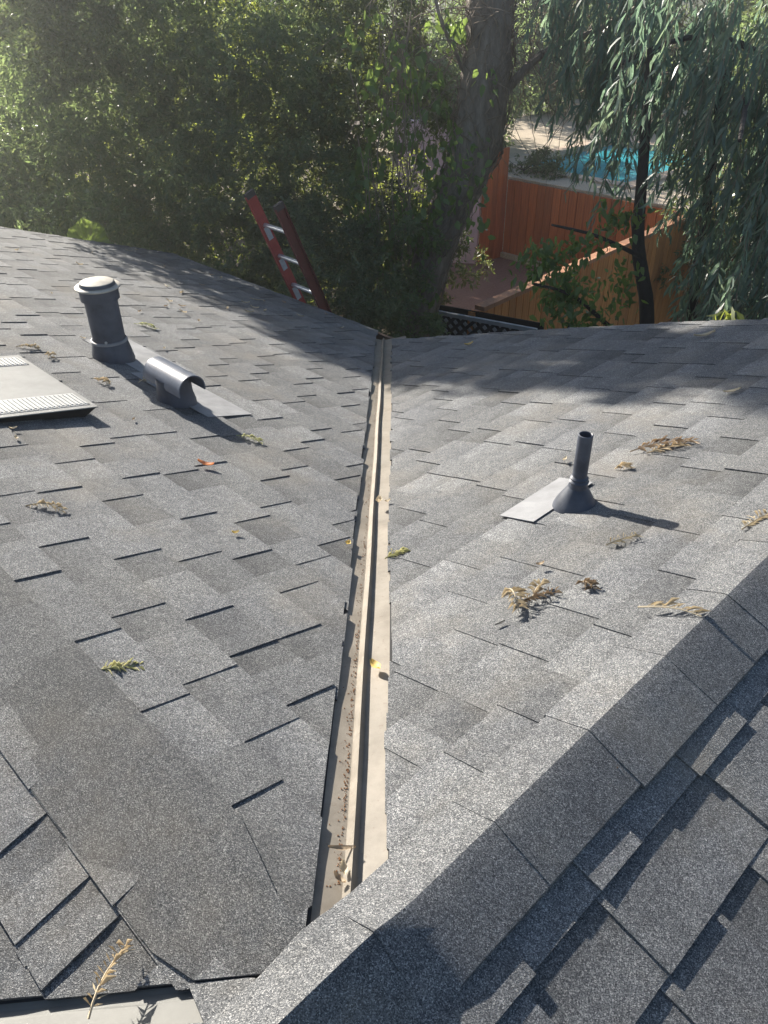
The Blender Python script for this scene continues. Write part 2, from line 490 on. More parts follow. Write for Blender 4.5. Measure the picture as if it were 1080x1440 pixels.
slope_obj = {}
shingles = []      # (slope, verts local, faces, tone, origin, projected area)
for key, S in SLOPES.items():
    u, d, n = frame(key)
    dom = list(BIG)
    for h in S["edge"]:
        dom = clip_poly(dom, h)
    dom = clip_poly(dom, (0, 1, 0))
    dom = [p for i, p in enumerate(dom) if math.dist(p, dom[i - 1]) > 1e-4]
    top = [p[0] * u + p[1] * d - n * .004 for p in dom]
    bot = [q - n * .11 for q in top]
    k = len(dom)
    fs = [tuple(range(k)), tuple(range(2 * k - 1, k - 1, -1))] + [(i, k + i, k + (i + 1) % k, (i + 1) % k) for i in range(k)]
    so = obj("roof_slope", mesh("roof_slope", top + bot, fs, M_DECK), house)
    slope_obj[key] = so
    amax = max(p[0] for p in dom)
    bmax = max(p[1] for p in dom)
    amin_all = min(p[0] for p in dom)
    nk = int((bmax - S["b0"]) / S["E"]) + 1
    for c in range(nk):
        bu, bl = S["b0"] + c * S["E"], S["b0"] + (c + 1) * S["E"]
        row = [p for p in clip_poly(clip_poly(dom, (0, 1, -bu)), (0, -1, bl))]
        if len(row) < 3:
            continue
        r0, r1 = min(p[0] for p in row) - .02, max(p[0] for p in row) + .02
        marks = sorted(KNOWN[key].get(c, []))
        lines = [r0 - random.uniform(.05, .3)] + marks + [r1 + .2]
        cuts = []
        for i in range(len(lines) - 1):
            p, q = lines[i], lines[i + 1]
            first, last = i == 0, i == len(lines) - 2
            npc = max(2, 2 * round((q - p) / .37))
            if not first and not last and q - p < .26:
                npc = 2
            ws = np.array([random.uniform(.55, 1.45) * (1.05 if t % 2 == 0 else .95) for t in range(npc)])
            ws = ws / ws.sum() * (q - p)
            x = p
            for t, w in enumerate(ws):
                cuts.append((x, x + w, t % 2 == 0))   # high tab first: its low-a side makes the dark line
                x += w
        jv = random.uniform(-.006, .006)
        je = random.uniform(-.012, .012)
        rowtone = random.uniform(.94, 1.06)
        ni = 0
        for (a0, a1, high) in cuts:
            h = S["lo"] + random.uniform(-.0006, .0006)
            dh = (S["hi"] - S["lo"]) * random.uniform(.85, 1.15) if high else 0.0
            if high and random.random() < .10:
                dh += .0015
            tone = rowtone * (random.choice((.74, .82, .90, .97, 1.05, 1.12, 1.18)) if not high else random.choice((.88, .96, 1.03, 1.10, 1.17)))
            bb = bl + random.uniform(-.003, .003)
            up = bu - .028
            # grid of points, then clip
            na, nb = 3, 4
            bs = [up, bu + .03, bu + .1, bb]
            poly = [(a0, up), (a1, up), (a1, bb), (a0 + random.uniform(-.003, .003), bb)]
            full = True
            hs = list(S["edge"])
            hs[0] = (hs[0][0], hs[0][1], hs[0][2] + jv + random.uniform(-.009, .009))
            if key in "AB":
                hs = [hs[0]] + [(q[0], q[1], q[2] + je) if i else q for i, q in enumerate(hs[1:])]
            cp = poly
            for q in hs:
                c2 = clip_poly(cp, q)
                if len(c2) != len(cp) or any(math.dist(x, y) > 1e-6 for x, y in zip(c2, cp)):
                    full = False
                cp = c2
                if len(cp) < 3:
                    break
            if len(cp) < 3:
                continue
            cp = [q for i, q in enumerate(cp) if math.dist(q, cp[i - 1]) > 1e-4]
            if len(cp) < 3:
                continue
            if max(q[1] for q in cp) - min(q[1] for q in cp) < .03:
                continue
            tw = random.uniform(-.0012, .0012)
            am, bm_ = (a0 + a1) / 2, (bu + bb) / 2
            curl = random.uniform(.2, 1.0)
            def zz(a, b):
                f = max(0, (b - up) / (bb - up))
                f2 = .55 * f + .45 * f ** 3
                z = .0004 + h * (f2 if curl > .8 else f) + dh * min(1, max(0, (b - bu + .012) / .024))
                z += tw * (a - am) / (a1 - a0) * 2 * f
                return z
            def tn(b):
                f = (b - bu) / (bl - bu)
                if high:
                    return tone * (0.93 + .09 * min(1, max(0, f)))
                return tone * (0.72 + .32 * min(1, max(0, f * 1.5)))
            if full:
                V, T = [], []
                for b in bs:
                    for i in range(na):
                        a = a0 + (a1 - a0) * i / (na - 1)
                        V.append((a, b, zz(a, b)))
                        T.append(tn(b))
                Fc = [(r * na + i, r * na + i + 1, (r + 1) * na + i + 1, (r + 1) * na + i) for r in range(nb - 1) for i in range(na - 1)]
                ring = [r * na for r in range(nb)] + [(nb - 1) * na + i for i in range(1, na)] + [r * na + na - 1 for r in range(nb - 2, -1, -1)]
            else:
                # split the clipped outline at the curl lines so it bends with its neighbours
                V, T, Fc = [], [], []
                idx = {}
                def vid(q):
                    kk = (round(q[0], 5), round(q[1], 5))
                    if kk not in idx:
                        idx[kk] = len(V)
                        V.append((q[0], q[1], zz(*q)))
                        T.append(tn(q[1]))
                    return idx[kk]
                for r in range(nb - 1):
                    st = clip_poly(clip_poly(cp, (0, 1, -bs[r])), (0, -1, bs[r + 1]))
                    ids = []
                    for q in st:
                        v = vid(q)
                        if not ids or ids[-1] != v:
                            ids.append(v)
                    if len(ids) > 2 and ids[0] == ids[-1]:
                        ids.pop()
                    if len(ids) >= 3 and len(set(ids)) == len(ids):
                        Fc.append(tuple(ids))
                # outer ring: edges used once
                cnt = {}
                for f in Fc:
                    for i in range(len(f)):
                        e = (f[i], f[(i + 1) % len(f)])
                        cnt[e] = 1
                ring_e = [e for e in cnt if (e[1], e[0]) not in cnt]
                ring = None
            nv = len(V)
            if ring is not None:
                ring_e = [(ring[i], ring[(i + 1) % len(ring)]) for i in range(len(ring))]
            bi = {}
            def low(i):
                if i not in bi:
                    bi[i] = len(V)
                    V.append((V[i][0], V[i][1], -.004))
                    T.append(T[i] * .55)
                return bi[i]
            for e in ring_e:
                Fc.append((e[1], e[0], low(e[0]), low(e[1])))
            cen = (am, bm_)
            W = np.array([[v[0] - cen[0], v[1] - cen[1], v[2]] for v in V])
            org = cen[0] * u + cen[1] * d
            pj = [project(org + (q[0] - cen[0]) * u + (q[1] - cen[1]) * d) for q in cp]
            ar = 0
            if all(pj):
                inside = any(-30 < q[0] < 1110 and -30 < q[1] < 1470 for q in pj)
                ar = .5 * abs(sum(pj[i][0] * pj[(i + 1) % len(pj)][1] - pj[(i + 1) % len(pj)][0] * pj[i][1] for i in range(len(pj)))) if inside else 0
            shingles.append((key, W, Fc, T, org, ar))

order = sorted(range(len(shingles)), key=lambda i: -shingles[i][5])
single = set(i for i in order[:299] if shingles[i][5] > 0)
rest = {}
for i, (key, W, Fc, T, org, ar) in enumerate(shingles):
    u, d, n = frame(key)
    B3 = np.array([u, d, n])
    T = np.asarray(T)
    if i in single:
        V = W @ B3
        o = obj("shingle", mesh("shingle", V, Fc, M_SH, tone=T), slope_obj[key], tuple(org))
    else:
        r = rest.setdefault(key, [[], [], []])
        k = len(r[0])
        r[0] += list(W @ B3 + org)
        r[1] += [tuple(x + k for x in f) for f in Fc]
        r[2] += list(T)
for key, (V, Fc, T) in rest.items():
    obj("shingle_courses", mesh("shingle_courses", V, Fc, M_SH, tone=np.array(T)), slope_obj[key], kind="stuff")

# ridge caps -------------------------------------------------------
def ridge(ax, dirR, x0, x1, wl, wr, step, tones, h0=.010, dark=1.0, phase=0.0, steep=None, butt=.0010, limit=None, flip=False):
    """caps along ax from x0 to x1; wl / wr = plan half widths on -dirR / +dirR side; butt ends towards x0"""
    ax, dirR = np.array(ax, float), np.array(dirR, float)
    x = x0 + phase
    k = 0
    while x < x1:
        e = min(x + step + .06, x1 + .05)
        hA, hB = h0 + butt + random.uniform(-.0006, .0006), h0 - .001
        jl, jr = random.uniform(-.004, .004), random.uniform(-.006, .006)
        off = [-(wl + jl), -.05, -.010, 0, .010, .05, wr + jr]
        V, T, Fc = [], [], []
        tn = tones() * dark
        nr = 9 if steep is not None else 4
        for i in range(nr):
            f = i / (nr - 1)
            xx = x + (e - x) * f
            hh = hA + (hB - hA) * ((1 - f) if flip else f)
            for o_ in off:
                rr = .005
                z = -P * (math.sqrt(o_ * o_ + rr * rr) - rr * .55) + hh
                oo = o_
                if steep is not None:
                    oo, z = steep(xx, o_, z)
                if limit is not None:
                    oo = max(-limit(xx)[0], min(limit(xx)[1], oo))
                    z = -P * (math.sqrt(oo * oo + rr * rr) - rr * .55) + hh
                V.append(ax * (xx + (random.uniform(-.002, .002) if i == 0 else 0)) + dirR * oo + np.array([0, 0, z]))
                T.append(tn * random.uniform(.97, 1.03))
        m = len(off)
        for i in range(nr - 1):
            for j in range(m - 1):
                Fc.append((i * m + j, i * m + j + 1, (i + 1) * m + j + 1, (i + 1) * m + j))
        ring = list(range(m)) + [i * m + m - 1 for i in range(1, nr)] + [(nr - 1) * m + j for j in range(m - 2, -1, -1)] + [i * m for i in range(nr - 2, 0, -1)]
        bi = {}
        for i in ring:
            bi[i] = len(V)
            V.append(V[i] - np.array([0, 0, .017]))
            T.append(T[i] * .6)
        for i in range(len(ring)):
            p_, q_ = ring[i], ring[(i + 1) % len(ring)]
            Fc.append((p_, bi[p_], bi[q_], q_))
        me = smooth_by_angle(mesh("ridge_cap", V, Fc, M_SH, True, np.array(T)), 24)
        obj("ridge_cap", me, house)
        x += step
        k += 1

def steep_main(xx, o_, z):
    # the cap at the junction is pinched up along its crest, so its outer wing hangs more steeply
    k = max(0, min(1, (.125 - xx) / .06)) * max(0, min(1, (xx + .5) / .1))
    z += k * (.020 * max(0, 1 - abs(o_) / .10) - (.012 * o_ / .128 if o_ > 0 else 0))
    if o_ > 0:
        z -= .010 * o_ / .128
    else:
        z += .010 * o_ / .098
        z = max(z, -P * abs(xx) + .0125)      # drape over the cross ridge
    return o_, z
# cross gable ridge (runs away to the left) then the main ridge laid over it
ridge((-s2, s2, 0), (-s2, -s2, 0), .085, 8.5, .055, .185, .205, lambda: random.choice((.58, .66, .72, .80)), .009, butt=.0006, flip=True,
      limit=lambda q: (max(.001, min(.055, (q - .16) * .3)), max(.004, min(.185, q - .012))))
ridge((s2, s2, 0), (s2, -s2, 0), -1.1, 3.98, .098, .128, .29, lambda: random.uniform(.92, 1.12), .0235, steep=steep_main)

# valley flashing -----------------------------------------------------
def valley(ydir, y0, y1, wl, wr, rib, lift):
    """W-shaped valley sheet along +-Y; cross profile follows the two slopes"""
    vs, fs, xs = [], [], [-wl, -.015, -.011, 0, .006, .010, wr]
    ny = 36
    yd = np.array(ydir, float)
    xd = np.array([1, 0, 0.]) if abs(yd[1]) > .5 else np.array([0, 1, 0.])
    for j in range(ny):
        y = y0 + (y1 - y0) * j / (ny - 1)
        for i, x in enumerate(xs):
            x = max(-.9 * y - .03, min(.9 * y + .03, x))
            z = -P * s2 * y + P * s2 * abs(x) - lift
            if i in (2, 4):
                z += rib * .3
            if i == 3:
                z += rib
            z += .0006 * math.sin(j * 1.7 + i)
            vs.append(yd * y + xd * (x + .0012 * math.sin(j * .9)) + np.array([0, 0, z]))
    m = len(xs)
    for j in range(ny - 1):
        for i in range(m - 1):
            fs.append((j * m + i, j * m + i + 1, (j + 1) * m + i + 1, (j + 1) * m + i))
    return mesh("valley_flashing", vs, fs, M_FL)
obj("valley_flashing", valley((0, 1, 0), .05, 5.30, .17, .17, .022, .0085), house)
vf = obj("valley_flashing", valley((-1, 0, 0), .12, 3.0, .17, .17, .0, .007), house, label="pale grey valley flashing beside the lower left ridge")
vf.data.materials[0] = simple("dull_grey_flashing", (0.135, 0.135, 0.125), 0.6, 0, 0.2, 7, 0.0006)

# trimmed shingle that closes the head of the second valley under the main ridge caps
pz = lambda x, y: P * s2 * (x - y) + .0095
ring = [(-.246, .006), (-.15, .006), (-.03, -.02), (-.08, -.22), (-.26, -.22), (-.205, -.06)]
V = [(x, y, pz(x, y)) for x, y in ring] + [(x, y, pz(x, y) - .014) for x, y in ring]
k = len(ring)
obj("shingle", mesh("shingle", V, [tuple(range(k))] + [(i, i + k, (i + 1) % k + k, (i + 1) % k) for i in range(k)], M_SH, tone=np.array([.86] * k + [.5] * k)), slope_obj["E"])

# walls and eave board under the roof
def wall_between(p, q, z0, z1, th, mat, name, inset):
    p, q = np.array([*p, 0.]), np.array([*q, 0.])
    t = (q - p) / np.linalg.norm(q - p)
    nn = np.array([t[1], -t[0], 0]) * inset
    b = MB()
    b.box((p + q) / 2 + nn + np.array([0, 0, (z0 + z1) / 2]), (q - p) / 2, np.array([t[1], -t[0], 0]) * th / 2, np.array([0, 0, (z1 - z0) / 2]))
    return obj(name, b.mesh(name, mat), house)
def ts(t, s):
    return ((t - s) * s2, (t + s) * s2)
wall_between(ts(3.5, 7.0), ts(3.5, -3.9), GZ, -1.25, .16, M_WALL, "wall", 0)
wall_between(ts(-2.3, 7.0), ts(3.42, 7.0), GZ, -1.45, .16, M_WALL, "wall", 0)
wall_between(ts(-2.3, 6.9), ts(-2.3, -2.6), GZ, -1.0, .16, M_WALL, "wall", 0)
wall_between(ts(-2.2, -2.6), ts(3.42, -2.6), GZ, -1.1, .16, M_WALL, "wall", 0)
wall_between(ts(3.93, 6.95), ts(3.93, 3.74), -1.37, -1.19, .03, M_TRIM, "fascia", 0)

# ------------------------------------------------------------------ roof fittings
fu, fd, fn = frame("A")
def onA(a, b, z=0):
    return a * fu + b * SLP * fd + z * fn       # b given in plan metres
gu, gd, gn = frame("B")
def onB(a, b, z=0):
    return a * gu + b * SLP * gd + z * gn

def flange(fr, a0, a1, b0, b1, z, mat, name="flange", holes=()):
    u, d, n = fr
    b = MB()
    b.box(((a0 + a1) / 2) * u + ((b0 + b1) / 2 * SLP) * d + z * n, u * (a1 - a0) / 2, d * SLP * (b1 - b0) / 2, n * .0012)
    return b.mesh(name, mat)

# tall flue pipe
base = onA(3.252, 1.327)
flue = thing("flue_pipe", "tall dark flue pipe with flat round cap on left slope", "flue pipe", tuple(base))
ux, uy, uz = np.array([1, 0, 0.]), np.array([0, 1, 0.]), np.array([-.02, 0.01, 1.0])
AX = (ux, uy, uz)
def lobj(mb, name, mat, par, sm=True, deg=40, **k):
    me = mb.mesh(name, mat)
    if sm:
        smooth_by_angle(me, deg)
    return obj(name, me, par, **k)
b = MB(); b.lathe([(.083, .02), (.083, .10), (.080, .11), (.080, .36), (.083, .36)], 32, AX); lobj(b, "pipe", M_VENT, flue)
b = MB(); b.lathe([(.10, -.05), (.108, .0), (.098, .05), (.086, .105), (.083, .112)], 32, AX); lobj(b, "base_cone", M_VENT, flue)
b = MB(); b.lathe([(.084, .100), (.090, .101), (.090, .112), (.084, .115)], 32, AX); lobj(b, "joint_band", M_GREYFL, flue)
b = MB(); b.lathe([(.083, .315), (.094, .318), (.094, .372), (.083, .372)], 32, AX); lobj(b, "collar", M_VENT, flue)
b = MB(); b.lathe([(.0, .372), (.104, .372), (.109, .375), (.109, .380), (.104, .384), (.084, .385), (.084, .389), (.080, .402), (.074, .404), (.0, .406)], 36, AX)
lobj(b, "cap", M_VENTL, flue)
b = MB(); b.lathe([(.0855, .386), (.0865, .388), (.083, .398), (.082, .4)], 36, AX); lobj(b, "cap_rim", M_VENT, flue)
b = MB(); b.lathe([(.0, .0), (.007, .001), (.007, .006), (.0, .008)], 10, ((0, 0, 1), (1, 0, 0), (0.05, -1, 0)), (.012, -.089, .125)); lobj(b, "screw", M_GALV, flue)
obj("flange", flange(frame("A"), 2.99, 3.60, 1.33, 1.60, .0095, M_GREYFL), flue, tuple(-base))

# hooded vent
base = onA(2.555, 1.262)
tv = thing("hooded_vent", "slate blue vent with half round hood and round neck on left slope", "roof vent", tuple(base))
b = MB(); b.lathe([(.094, -.05), (.09, .01), (.080, .05), (.076, .13)], 32); lobj(b, "neck", M_VENT, tv)
# the hood: half barrel along the ridge direction, open below
def hood():
    r0, L0, L1 = .068, -.155, .14
    c0 = np.array([0, 0, .112]) + fd * 0.0
    side = np.array([s2, s2, 0.0])
    vs, fs = [], []
    nseg = 18
    for (rr) in (r0, r0 - .005):
        for e in (L0, L1):
            for j in range(nseg + 1):
                w = math.radians(-14 + 208 * j / nseg)
                vs.append(c0 + fu * e + rr * (math.cos(w) * side + math.sin(w) * np.array([0, 0, 1])))
    m = nseg + 1
    for j in range(nseg):
        fs.append((j, j + 1, m + j + 1, m + j))
        fs.append((2 * m + j, 3 * m + j, 3 * m + j + 1, 2 * m + j + 1))
        fs.append((j, 2 * m + j, 2 * m + j + 1, j + 1))
        fs.append((m + j, m + j + 1, 3 * m + j + 1, 3 * m + j))
    fs.append((0, m, 3 * m, 2 * m)); fs.append((nseg, 2 * m + nseg, 3 * m + nseg, m + nseg))
    me = mesh("hood", vs, fs, M_VENTH)
    return smooth_by_angle(me, 50)
M_VENTH = simple("blue_grey_hood_paint", (0.12, 0.135, 0.17), 0.38, 0.0, 0.18, 16, 0.0006, 0.5)
obj("hood", hood(), tv)
obj("flange", flange(frame("A"), 2.32, 2.985, 1.27, 1.50, .0095, M_GREYFL), tv, tuple(-base))

# plumbing pipe on the right slope
base = onB(1.575, .640)
pp = thing("plumbing_vent_pipe", "thin blue grey vent pipe in a sealed boot on right slope", "vent pipe", tuple(base))
b = MB(); b.lathe([(.0235, .03), (.0235, .262), (.0205, .2635), (.019, .262), (.019, .12)], 26); lobj(b, "pipe", M_VENT, pp)
b = MB(); b.lathe([(.076, -.03), (.072, .0), (.064, .02), (.050, .044), (.037, .066), (.030, .078)], 30); lobj(b, "boot", M_VENT, pp)
b = MB()
prof = [(.0305 + .0022 * math.sin(k * 2.1) + random.uniform(-.0014, .0014), .073 + k * .0060) for k in range(7)]
b.lathe(prof + [(.0235, .116)], 22); lobj(b, "sealant_collar", M_VENT, pp)
obj("flange", flange(frame("B"), 1.41, 1.745, .68, .812, .0095, M_GREYFL), pp, tuple(-base))

# low slanted roof vent at the left edge
base = onA(2.76, .66)
sv = thing("slant_roof_vent", "low grey slanted metal vent with slotted bands at left edge", "roof vent", tuple(base))
A0, A1, B0, B1, HU, HD = 2.40, 3.135, .18, .815, .014, .056
def vv(a, b_, z):
    return onA(a, b_, z) - base
def slant(a0, a1, b0, b1, dz0, dz1, th, name, mat):
    zt = lambda bb: HU + (HD - HU) * (bb - B0) / (B1 - B0)
    V = [vv(a, bb, zt(bb) + dz) for dz in (dz0, dz1) for a, bb in ((a0, b0), (a1, b0), (a1, b1), (a0, b1))]
    return mesh(name, V, [(3, 2, 1, 0), (4, 5, 6, 7), (0, 1, 5, 4), (1, 2, 6, 5), (2, 3, 7, 6), (3, 0, 4, 7)], mat)
obj("top_sheet", slant(A0, A1, B0, B1, -.004, 0, 0, "top_sheet", M_SHEET), sv)
# body below with a recessed end
V = [vv(a, bb, z) for a, bb, z in ((A0 + .012, B0 + .02, .004), (A1 - .012, B0 + .02, .004), (A1 - .012, B1 - .035, .004), (A0 + .03, B1 - .035, .004),
                                   (A0 + .004, B0 + .02, HU - .005), (A1 - .004, B0 + .02, HU - .005), (A1 - .004, B1 - .006, HD - .006), (A0 + .004, B1 - .006, HD - .006))]
obj("side_skirt", mesh("side_skirt", V, [(3, 2, 1, 0), (4, 5, 6, 7), (0, 1, 5, 4), (1, 2, 6, 5), (2, 3, 7, 6), (3, 0, 4, 7)], M_BLK), sv)  # near black: shade of the undercut face put into the body colour
for (s0, s1) in ((2.43, 2.575), (2.985, 3.10)):
    band = obj("slotted_band", slant(s0, s1, B0 + .02, B1 - .022, .0004, .002, 0, "slotted_band", M_SLOT), sv)
    rb, hb = MB(), MB()
    nbar = 34
    for i in range(nbar):
        bb = B0 + .03 + (B1 - B0 - .06) * i / (nbar - 1)
        z = HU + (HD - HU) * (bb - B0) / (B1 - B0) + .003
        rb.box(vv((s0 + s1) / 2, bb, z), fu * (s1 - s0) * .42, fd * .0034, fn * .0022)
        hb.box(vv(s0 + .007, bb + .008, z - .0008), fu * .004, fd * .0042, fn * .0006)
    obj("louvre_ribs", rb.mesh("louvre_ribs", M_SLOT), band, kind="stuff")
    obj("slot_holes", hb.mesh("slot_holes", M_BLK), band, kind="stuff")

# ------------------------------------------------------------------ ladder on the eave
pL, pR = np.array([-.835, 6.412, -1.178]), np.array([-.590, 6.100, -1.163])
LDIR = np.array([-.40 * s2, -.40 * s2, .90]); LDIR /= np.linalg.norm(LDIR)
off = np.array([s2, s2, 0]) * .075
pL, pR = pL + off, pR + off
LW = (pR - pL); LWN = LW / np.linalg.norm(LW)
LN = np.cross(LDIR, LWN)
lad = thing("ladder", "red fibreglass ladder with aluminium rungs leaning on the far eave", "ladder", tuple((pL + pR) / 2 - LDIR * 2.8))
o0 = np.array(lad.location)
def rail(p, topl, mat, sgn):
    b = MB()
    lo, hi = p - LDIR * 2.85 - o0, p + LDIR * topl - o0
    c, hz = (lo + hi) / 2, (hi - lo) / 2
    b.box(c, LN * .041, LWN * .003, hz)
    for q in (-1, 1):
        b.box(c + LN * q * .0405 + LWN * sgn * .014, LN * .003, LWN * .0165, hz)
    r = obj("rail", b.mesh("rail", mat), lad)
    b = MB(); b.box(hi + LDIR * .012 + LWN * sgn * .012, LN * .043, LWN * .018, LDIR * .014)
    b.box(hi - LDIR * .012 + LWN * sgn * .012, LN * .043, LWN * .018, LDIR * .012)
    obj("end_cap", b.mesh("end_cap", M_RUBB), r)
    return r
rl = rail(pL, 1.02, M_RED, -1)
rr_ = rail(pR, .98, M_RED_SHADE, 1)
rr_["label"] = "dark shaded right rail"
for k in range(-10, 3):
    e = .13 + .305 * k
    c = (pL + pR) / 2 + LDIR * e - o0
    b = MB()
    hw = LW / 2 - LWN * .001
    b.tube([c - hw, c + hw], .0165, 10)
    b.box(c + LN * .0, LWN * (np.linalg.norm(LW) / 2 - .004), LN * .019, LDIR * .006)
    me = smooth_by_angle(b.mesh("rung", M_ALU), 40)
    obj("rung", me, lad)
for e0, e1, dot in ((.60, .72, 0), (.29, .40, 1), (-.03, .10, 0)):
    b = MB(); c = pL + LDIR * (e0 + e1) / 2 + LWN * .0042 - o0
    b.box(c, LN * .024, LWN * .0007, LDIR * (e1 - e0) / 2)
    st = obj("sticker", b.mesh("sticker", M_STICK), rl)

# ------------------------------------------------------------------ garden beyond: fence, walls, pool
def board_run(parent, p, q, z0, z1, w, gap, th, mat, name="plank", batten=True):
    p, q = np.array([*p, 0.]), np.array([*q, 0.])
    L = np.linalg.norm(q - p)
    t = (q - p) / L
    nn = np.array([-t[1], t[0], 0])
    k = max(1, round(L / w))
    w = L / k
    o0 = np.array(parent.location)
    b = MB(); b.box((0, 0, 0), t * (w - gap) / 2, nn * th / 2, np.array([0, 0, (z1 - z0) / 2]))
    me = b.mesh(name, mat)
    for i in range(k):
        c = p + t * (i + .5) * w + nn * random.uniform(-.004, .004) + np.array([0, 0, (z0 + z1) / 2 + random.uniform(-.006, .006)])
        obj(name, me, parent, tuple(c - o0))
    return t, nn

# front fence
f0, f1 = (1.10, 8.735), (5.75, 14.0)
fence = thing("plank_fence", "tall orange brown plank fence with sunlit sloping top rail", "fence", (f0[0], f0[1], GZ))
t, nn = board_run(fence, f0, f1, GZ, -2.16, .155, .012, .02, M_WOODF)
oF = np.array(fence.location)
b = MB(); b.box((np.array([*f0, 0]) + np.array([*f1, 0])) / 2 + np.array([0, 0, -3.05]) + nn * .022 - oF, t * 3.58, nn * .008, np.array([0, 0, .8]))
obj("backing_board", b.mesh("backing_board", M_TRIM), fence)
L = np.linalg.norm(np.array(f1) - np.array(f0))
nseg = 4
for i in range(nseg):
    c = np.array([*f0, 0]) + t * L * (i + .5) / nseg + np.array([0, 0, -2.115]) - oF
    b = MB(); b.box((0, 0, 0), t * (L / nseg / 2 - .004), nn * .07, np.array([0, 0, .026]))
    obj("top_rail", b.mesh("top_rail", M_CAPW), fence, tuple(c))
for i in range(5):
    c = np.array([*f0, 0]) + t * (L * i / 4) + nn * .085 + np.array([0, 0, -3.03]) - oF
    b = MB(); b.box((0, 0, 0), t * .045, nn * .045, np.array([0, 0, .86]))
    obj("post", b.mesh("post", M_WOODF), fence, tuple(c))

# sunken patio and the retaining wall behind it
sheet("patio", [(0.2, 9.2), (1.2, 8.6), (6.2, 14.2), (2.43, 17.0), (1.6, 16.5), (0.2, 16.7)], GZ, M_PATIO)
r0, r1 = (2.43, 16.9), (6.3, 13.03)
rw = thing("retaining_wall", "dark orange board retaining wall below the pool deck", "retaining wall", (r0[0], r0[1], GZ))
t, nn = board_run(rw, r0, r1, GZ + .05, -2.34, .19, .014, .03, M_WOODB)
oR = np.array(rw.location)
Lr = np.linalg.norm(np.array(r1) - np.array(r0))
b = MB(); b.box((np.array([*r0, 0]) + np.array([*r1, 0])) / 2 + np.array([0, 0, -3.1]) + nn * .03 - oR, t * Lr / 2, nn * .012, np.array([0, 0, .76]))
obj("backing_board", b.mesh("backing_board", M_TRIM), rw)
b = MB(); b.box((np.array([*r0, 0]) + np.array([*r1, 0])) / 2 + np.array([0, 0, GZ + .05]) - nn * .055 - oR, t * Lr / 2, nn * .04, np.array([0, 0, .05]))
obj("base_kerb", b.mesh("base_kerb", M_DECKC), rw)
g0, g1 = (1.86, 16.41), (2.40, 16.875)
gp = thing("tall_panel", "tall narrow orange wood panel joining the pink wall", "fence panel", (g0[0], g0[1], GZ))
board_run(gp, g0, g1, GZ, -1.72, .145, .008, .03, M_WOODB)
b = MB(); b.box((.8 * 0 - .85, .14, 1.35), (.84, -.13, 0), (.02, .09, 0), (0, 0, 1.35))
pw = obj("pink_wall", b.mesh("pink_wall", M_STUC), None, (1.84, 16.45, GZ))
tag(pw, "pale pink stucco wall behind the leaning trunk", "wall")
b = MB(); b.box((0, 0, .68), (.14, .02, 0), (-.02, .12, 0), (0, 0, .68)); b.box((0, 0, 1.38), (.16, .02, 0), (-.02, .14, 0), (0, 0, .03))
tag(obj("stucco_pillar", b.mesh("stucco_pillar", M_STUCB), None, (.42, 9.32, GZ)), "brownish pink stucco pillar beside the dark lattice", "pillar")

# lattice panel
l0, l1 = np.array([.50, 8.78, 0]), np.array([1.70, 8.13, 0])
lat = thing("lattice_panel", "dark diagonal lattice panel at the foot of the plank fence", "lattice", (l0[0], l0[1], GZ))
oL = np.array(lat.location)
t = (l1 - l0) / np.linalg.norm(l1 - l0); nn = np.array([-t[1], t[0], 0])
LL, LH = np.linalg.norm(l1 - l0), 1.74
for layer, sg in ((0, 1), (1, -1)):
    x = -LH
    while x < LL + LH:
        pts = []
        z0_, z1_ = 0.0, LH
        xa, xb = x, x + sg * LH
        lo_, hi_ = max(0, min(xa, xb)), min(LL, max(xa, xb))
        if hi_ - lo_ > .05:
            za = (lo_ - xa) * sg if sg > 0 else (xa - lo_)
            zb = (hi_ - xa) * sg if sg > 0 else (xa - hi_)
            A_ = l0 + t * lo_ + np.array([0, 0, GZ + za]); B_ = l0 + t * hi_ + np.array([0, 0, GZ + zb])
            dd = B_ - A_; ln = np.linalg.norm(dd); dd /= ln
            sd = np.cross(dd, nn)
            b = MB(); b.box((0, 0, 0), dd * ln / 2, sd * .02, nn * .004)
            obj("slat", b.mesh("slat", M_LATL if x > -.6 else M_LAT), lat, tuple((A_ + B_) / 2 + nn * .0085 * layer - oL))
        x += .125
b = MB(); b.box((l0 + l1) / 2 + np.array([0, 0, GZ + LH]) - oL + nn * .004, t * LL / 2, nn * .02, np.array([0, 0, .022]))
obj("top_rail", b.mesh("top_rail", M_LATL), lat)
b = MB(); b.box((l0 + l1) / 2 + np.array([0, 0, GZ + LH / 2]) - oL + nn * .25, t * LL / 2, nn * .01, np.array([0, 0, LH / 2]))
obj("dark_backing", b.mesh("dark_backing", M_BLK), lat)  # added black sheet, paints in the darkness behind the slats

# pool terrace
PZ = -2.30
def pa(a, t_):
    return ((t_ + a) * s2, (t_ - a) * s2)
def slab(name, outline, hole, z, th, mat):
    bm = bmesh.new()
    def loop(pts, zz):
        return [bm.verts.new((x, y, zz)) for x, y in pts]
    o_, h_ = loop(outline, z), loop(hole, z)
    k = len(outline)
    for i in range(k):
        j = (i + 1) % k
        bm.faces.new((o_[i], o_[j], h_[j], h_[i]))
    o2, h2 = loop(outline, z - th), loop(hole, z - .5)
    for i in range(k):
        j = (i + 1) % k
        bm.faces.new((o_[j], o_[i], o2[i], o2[j]))
        bm.faces.new((h_[i], h_[j], h2[j], h2[i]))
    me = bpy.data.meshes.new(name)
    bm.to_mesh(me); bm.free()
    me.materials.append(mat)
    return obj(name, me, kind="structure")
hole = [pa(-11.0, 14.72), pa(-8.15, 14.72), pa(-8.15, 18.7), pa(-11.0, 18.7)]
